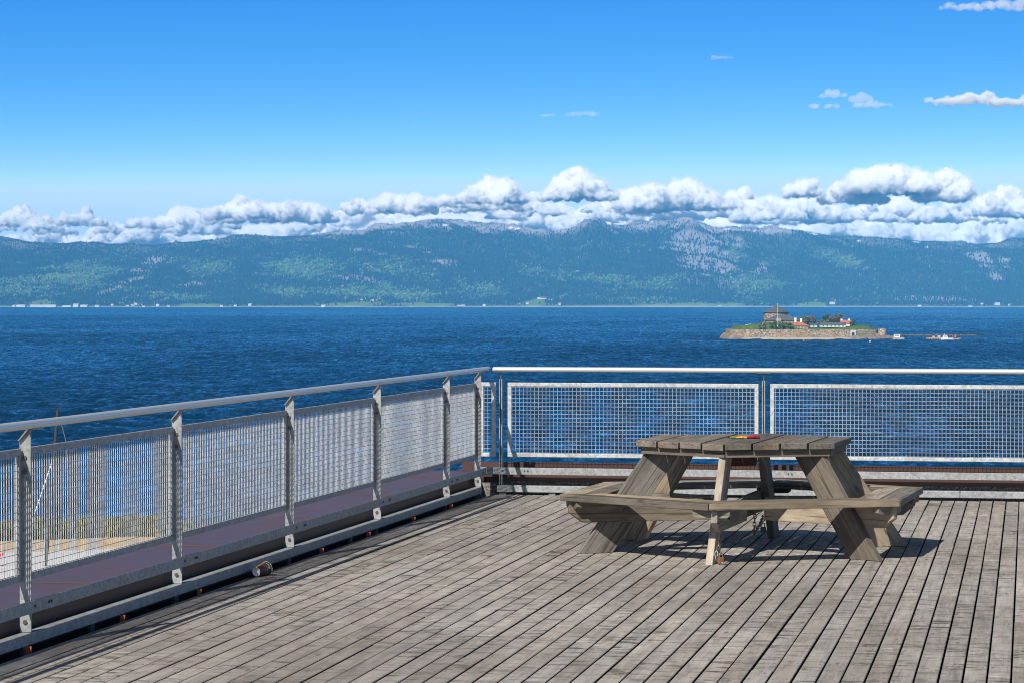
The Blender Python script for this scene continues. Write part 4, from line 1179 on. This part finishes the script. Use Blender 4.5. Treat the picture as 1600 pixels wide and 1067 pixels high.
# foam of wakes
n = NT('wake_foam'); o = n.obj(); f = n.noise(n.map(o, (.08,.5,1)), 1.0, 5, .65)
tr = n.n('ShaderNodeBsdfTransparent'); df = n.n('ShaderNodeBsdfDiffuse'); df.inputs[0].default_value = (.7,.74,.78,1)
mx = n.n('ShaderNodeMixShader'); n.set(mx.inputs[0], n.ramp(f, [(.42, 0.0), (.62, .75)])); n.t.links.new(tr.outputs[0], mx.inputs[1]); n.t.links.new(df.outputs[0], mx.inputs[2]); n.t.links.new(mx.outputs[0], n.out.inputs[0])
M['foam'] = n.m
def foam(px0, px1, py, dpt, name='wake_foam'):
    a = on_z(px0, py, SEA); b = on_z(px1, py, SEA)
    mb = MB(); m_ = (b.x-a.x)
    mb.add([(a.x, a.y, SEA+.05), (a.x+m_*.5, a.y-dpt*.4, SEA+.05), (b.x, b.y-dpt*.5, SEA+.05), (b.x, b.y+dpt*.5, SEA+.05), (a.x+m_*.5, a.y+dpt*.3, SEA+.05)], [(0,1,2,3,4)])
    tag(mb.build(name, M['foam']), kind='stuff', label='white wake foam trailing on the blue water', cat='foam')
foam(1030, 1131, 532.6, 26); foam(1422, 1449, 531.6, 12)

#%% QUAY
# ------------------------------------------------------------------ land below the building, seen through the left railing
QZ = SEA+2.5
edge_px = [(-900,852),(-450,842),(-150,838),(0,835),(60,832),(110,831),(170,829),(220,827),(262,827),(290,836),(320,852),(345,884)]
E = [on_z(px, py, QZ) for px, py in edge_px]
def strip_land(off0, off1, name, mat, z, rag=0.0):
    mb = MB(); n_ = len(E); vs = []
    M_ = 12
    for i in range(n_-1):
        for j in range(M_):
            p = E[i].lerp(E[i+1], j/M_)
            vs.append(p)
    vs.append(E[-1])
    top = [(p.x, p.y-off0 + rag*random.uniform(-1,1), z) for p in vs]; bot = [(p.x, p.y-off1, z) for p in vs]
    m_ = len(vs)
    fs = [(i, i+1, m_+i+1, m_+i) for i in range(m_-1)]
    if off0 == 0:      # rocky slope down to the water
        low = [(p.x, p.y+5+random.uniform(-1.5,1.5), SEA-.8) for p in vs]
        mb.add(top+bot+low, fs+[(2*m_+i, 2*m_+i+1, i+1, i) for i in range(m_-1)])
    else: mb.add(top+bot, fs)
    return mb.build(name, mat)
M['scrub'] = mat_plain('dry_grass_ground', (.10,.095,.04), .95, 0, .5, .4)
M['gravel'] = mat_plain('gravel', (.50,.38,.23), .95, 0, .4, .5)
M['asph'] = mat_plain('pale_concrete_yard', (.62,.61,.60), .9, 0, .15, .3)
tag(strip_land(0, 10, 'shore_ground', M['scrub'], QZ, 1.2), kind='structure')
tag(strip_land(10, 26, 'gravel_path', M['gravel'], QZ+.004, .6), kind='structure')
tag(strip_land(26, 420, 'yard', M['asph'], QZ+.008), kind='structure')
rr = np.random.default_rng(5); mb = MB()
for i in range(5200):
    k = rr.uniform(2.2, 9.4); a, b = E[int(k)], E[min(int(k)+1, len(E)-1)]; t = k-int(k)
    p = a.lerp(b, t); p = Vector((p.x+rr.normal(0,.4), p.y-rr.uniform(.3, 9.5), QZ))
    hgt_ = rr.uniform(.3, 1.2)*(1.0+.8*math.sin(k*9)**2); u = Vector((rr.normal(), rr.normal(), 0)).normalized()*rr.uniform(.2,.5)
    t_ = p+Vector((rr.normal(0,.3), rr.normal(0,.3), hgt_))
    mb.add([p-u, p+u, t_+u*.4, t_-u*.4], [(0,1,2,3)])
sc_ = mb.build('shore_scrub', leaf_mat('scrub_leaves', (.045,.05,.015), (.14,.125,.045))); tag(sc_, 'olive scrub along the shore below the left railing', 'scrub', kind='stuff')
b0 = on_z(71, 884, QZ); tp_ = at_d(90.5, 640, b0.y)
ms = empty('flag_mast', b0); tag(ms, 'dark leaning mast with stay lines seen beyond the left railing', 'mast')
mb = MB(); dv = tp_-b0; mb.tube([(0,0,0), dv*.55, dv], [.20,.19,.17], 10); mb.build('pole', mat_plain('dark_pole', (.03,.028,.027), .6), ms)
mb = MB(); e1 = at_d(54, 802, b0.y)-b0; s1 = at_d(81, 722, b0.y)-b0; mb.tube([s1, e1], .06, 6); mb.build('stay', M['white'], ms)
mb = MB(); mb.tube([at_d(96, 662, b0.y)-b0, at_d(104, 692, b0.y)-b0, at_d(107.5, 830, b0.y)-b0], [.04,.05,.06], 6); mb.build('stay', mat_plain('tan_rope', (.20,.14,.09), .8), ms)
mb = MB(); mb.tube([dv, dv+Vector((-.4,0,.5))], .05, 6); mb.tube([dv+Vector((-.1,0,.1)), dv+Vector((.5,0,.4))], .04, 6); mb.build('wind_vane', M['eave'], ms)
bp_ = on_z(-4, 884, QZ); br = empty('road_barrier', bp_); tag(br, 'red and white barrier on the yard at the far left edge', 'barrier')
mb = MB(); mb.box(-.25,.25,-.2,.2,0,1.0); mb.build('post', M['white'], br)
mb = MB(); mb.add([(-.4,-.08,.75),(.75,-.08,1.15),(.75,.08,1.15),(-.4,.08,.75),(-.4,-.08,1.05),(.75,-.08,1.45),(.75,.08,1.45),(-.4,.08,1.05)], [(3,2,1,0),(4,5,6,7),(0,1,5,4),(1,2,6,5),(2,3,7,6),(3,0,4,7)])
mb.build('arm', mat_plain('signal_red', (.55,.03,.04), .5), br)

#%% CLOUDS
# ------------------------------------------------------------------ clouds
def mat_cloud(name, density):
    n = NT(name); v = n.n('ShaderNodeVolumeScatter'); v.inputs['Color'].default_value = (1, 1, 1, 1)
    v.inputs['Density'].default_value = density; v.inputs['Anisotropy'].default_value = -.45
    n.t.links.new(v.outputs[0], n.out.inputs['Volume']); return n.m
M['cloud'] = mat_cloud('cumulus', .065); M['cloud_far'] = mat_cloud('far_cumulus', .045); M['thin'] = mat_cloud('thin_cloud', .020); M['thin2'] = mat_cloud('wispy_cloud', .008); M['thin3'] = mat_cloud('faint_cloud', .005); M['veil'] = mat_cloud('cloud_veil', .006)
ICO = bmesh.new(); bmesh.ops.create_icosphere(ICO, subdivisions=2, radius=1.0)
ICO_V = [v.co.copy() for v in ICO.verts]; ICO_F = [[v.index for v in f.verts] for f in ICO.faces]; ICO.free()
def cloud_mesh(specs, name, dens=1.0, vox_px=1.6, rs=1, mat='cloud', wob=1.0, swell=1.0, ragged=0.0):
    """specs: (cx, base, w, h, dist) in picture units at a real distance; one remeshed, billowed body"""
    mb = MB(); s0 = specs[0][4]/F
    for si, (cx, base, w_, h_, D_) in enumerate(specs):
        rr = np.random.default_rng(rs*100+si); s = D_/F
        c0 = at_d(cx, base, D_); W, Hh = w_*s, h_*s
        n_ = int((16+w_*h_/190)*dens)
        peak = rr.uniform(-.25, .25)
        for i in range(n_):
            u = rr.uniform(-1, 1)
            env = Hh*1.12*max(.2, (1-abs(u)**2.6))*(1-.35*abs(u-peak))*(.84+.16*math.sin(u*5+si*2.1))
            rad = min(max(Hh*rr.uniform(.16, .36), 5*s), max(env*.62, 4*s))
            z = rr.uniform(rad*.25, max(rad*.3, env-rad))
            y = rr.normal(0, .16)*W*.6
            x = u*W*.5*.93
            sx_ = rr.uniform(1.0, 1.7)
            rad *= swell; mb.add([(v.x*rad*sx_+x+c0.x, v.y*rad*1.3+y+c0.y, max(v.z*rad+z, -Hh*.02*swell)+c0.z) for v in ICO_V], ICO_F)
    me = bpy.data.meshes.new('tmp'); me.from_pydata(mb.v, [], mb.f); ob = bpy.data.objects.new('tmp', me); COL.objects.link(ob)
    md = ob.modifiers.new('r', 'REMESH'); md.mode = 'VOXEL'; md.voxel_size = vox_px*s0
    dg = bpy.context.evaluated_depsgraph_get(); ev = ob.evaluated_get(dg); m2 = ev.to_mesh()
    nv = len(m2.vertices); co = np.empty(nv*3, np.float32); m2.vertices.foreach_get('co', co); co = co.reshape(-1, 3).astype(float)
    no = np.empty(nv*3, np.float32); m2.vertices.foreach_get('normal', no); no = no.reshape(-1, 3)
    np_ = len(m2.polygons); q_ = np.empty(np_*4, np.int32); m2.loops.foreach_get('vertex_index', q_); q_ = q_.reshape(-1, 4)
    ev.to_mesh_clear(); bpy.data.objects.remove(ob); bpy.data.meshes.remove(me)
    pp = co/s0 + rs*13.7
    d1 = (fbm(pp/16.0, 2, .5, billow=True)-.25)*13
    d2 = (fbm(pp/6.0, 3, .6, billow=True)-.22)*8.0
    d3 = fbm(pp/22.0, 3)*5
    if ragged: d3 = d3 + ragged*np.minimum(fbm(pp*np.array([.7, 1, 1.6])/12.0, 4, .62), .1)*26
    co += no*((d1+d2+d3)[:, None])*s0*wob
    return np_mesh(name, co, q_, M[mat], True)
A_ = 26000.0; B_ = 33000.0; C_ = 40000.0
BANK = [(768,316,118,46,A_),(905,311,128,50,A_),(628,331,112,40,A_+900),(695,323,90,22,A_+600),(1055,326,200,52,A_+500),(1005,330,90,50,A_+900),(1255,306,66,34,A_),(1330,316,120,40,A_+300),(1390,302,150,58,A_),(1475,313,98,50,A_+400),(1568,337,130,48,A_),
        (1240,347,200,46,B_-3000),(1150,338,120,46,B_-3500),(1412,343,110,40,B_-3000),(430,346,220,42,A_+1500),(370,340,110,34,A_+1000),(300,356,160,40,B_-4000),(225,356,70,22,B_-4000),(30,352,74,35,A_),(60,358,50,26,A_-300),(101,350,16,22,A_),(132,350,58,26,A_+800),(-60,352,120,40,A_),(-170,350,130,50,A_),(1690,335,150,60,A_),(1820,340,150,40,A_)]
rc = np.random.default_rng(17)
BANK += [(x, 352-rc.uniform(0, 22)-(6 if 560 < x < 1150 else 0), rc.uniform(36, 120), rc.uniform(14, 34), A_+rc.uniform(800, 6000)) for x in rc.uniform(560, 1640, 30)]
BANK += [(x, 366-rc.uniform(0, 16), rc.uniform(30, 100), rc.uniform(12, 26), A_+rc.uniform(800, 6000)) for x in rc.uniform(-80, 560, 16)]
BACK = [(60,384,170,34,C_),(180,392,200,46,C_),(250,384,170,40,C_-2000),(420,388,320,50,B_),(560,376,160,60,B_),(650,384,300,74,B_+2000),(780,362,220,46,B_),(850,378,300,70,C_),(960,362,220,54,B_),(1000,380,340,66,C_),(1180,384,320,66,C_),(1350,382,320,56,B_),(1480,392,300,66,C_),(1560,392,240,62,B_),(1420,400,460,62,C_+3000),(330,396,380,48,C_+3000),(1700,390,260,60,C_),(-150,394,300,50,C_),
        (500,372,140,40,C_),(1280,372,260,60,C_+1000),(1090,368,200,60,C_+1500),(110,390,160,30,C_+2000),(740,372,200,60,C_+2000),(1620,384,160,60,C_+1000)]
o = cloud_mesh(BANK, 'cumulus_clouds', 1.0, 1.6, 3); tag(o, 'bank of white cumulus clouds along the mountain skyline', 'clouds', kind='stuff')
o = cloud_mesh(BANK, 'cloud_fringe', 1.0, 1.9, 3, 'veil', 1.0, 1.22, .9); tag(o, 'thin wispy fringe round the white cumulus bank', 'clouds', kind='stuff')
o = cloud_mesh(BACK, 'stratus_clouds', .9, 2.2, 5, 'cloud_far'); tag(o, 'flat grey-bottomed clouds behind the cumulus bank', 'clouds', kind='stuff')
# small high clouds: thin scattering bodies
T_ = 21000.0
for specs, lab, rs, mt in (([(1530,164,150,24,T_),(1620,166,130,24,T_),(1470,160,40,6,T_)], 'compact small white cloud at the right above the cumulus bank', 1, 'thin'),
                   ([(1346,160,30,20,T_),(1302,152,44,14,T_),(1322,168,110,7,T_),(1368,166,60,5,T_)], 'ragged wispy pair of cloud puffs left of the compact cloud', 2, 'thin2'),
                   ([(1540,16,120,16,T_),(1485,14,40,10,T_),(1590,10,90,20,T_)], 'wispy cloud cut by the top right edge of the sky', 3, 'thin2'),
                   ([(908,181,46,4,T_),(1128,93,26,4,T_),(856,183,16,3,T_)], 'faintest cloud wisps high in the blue', 4, 'thin3')):
    o = cloud_mesh(specs, 'small_cloud', .9, 1.2, 40+rs, mt, .55, 1.15, .5); tag(o, lab, 'cloud', 'small clouds high in the sky')

#%% HAZE
n = NT('air_haze'); pv = n.n('ShaderNodeVolumePrincipled')
pv.inputs['Color'].default_value = (.11,.49,1.0,1); pv.inputs['Density'].default_value = 4.6e-5; pv.inputs['Anisotropy'].default_value = -.45
n.t.links.new(pv.outputs[0], n.out.inputs['Volume'])
mb = MB(); mb.box(-5200, 5200, -160, 17400, SEA-3, 430)
tag(mb.build('haze', n.m), kind='stuff')
print('objects', len(S.objects))
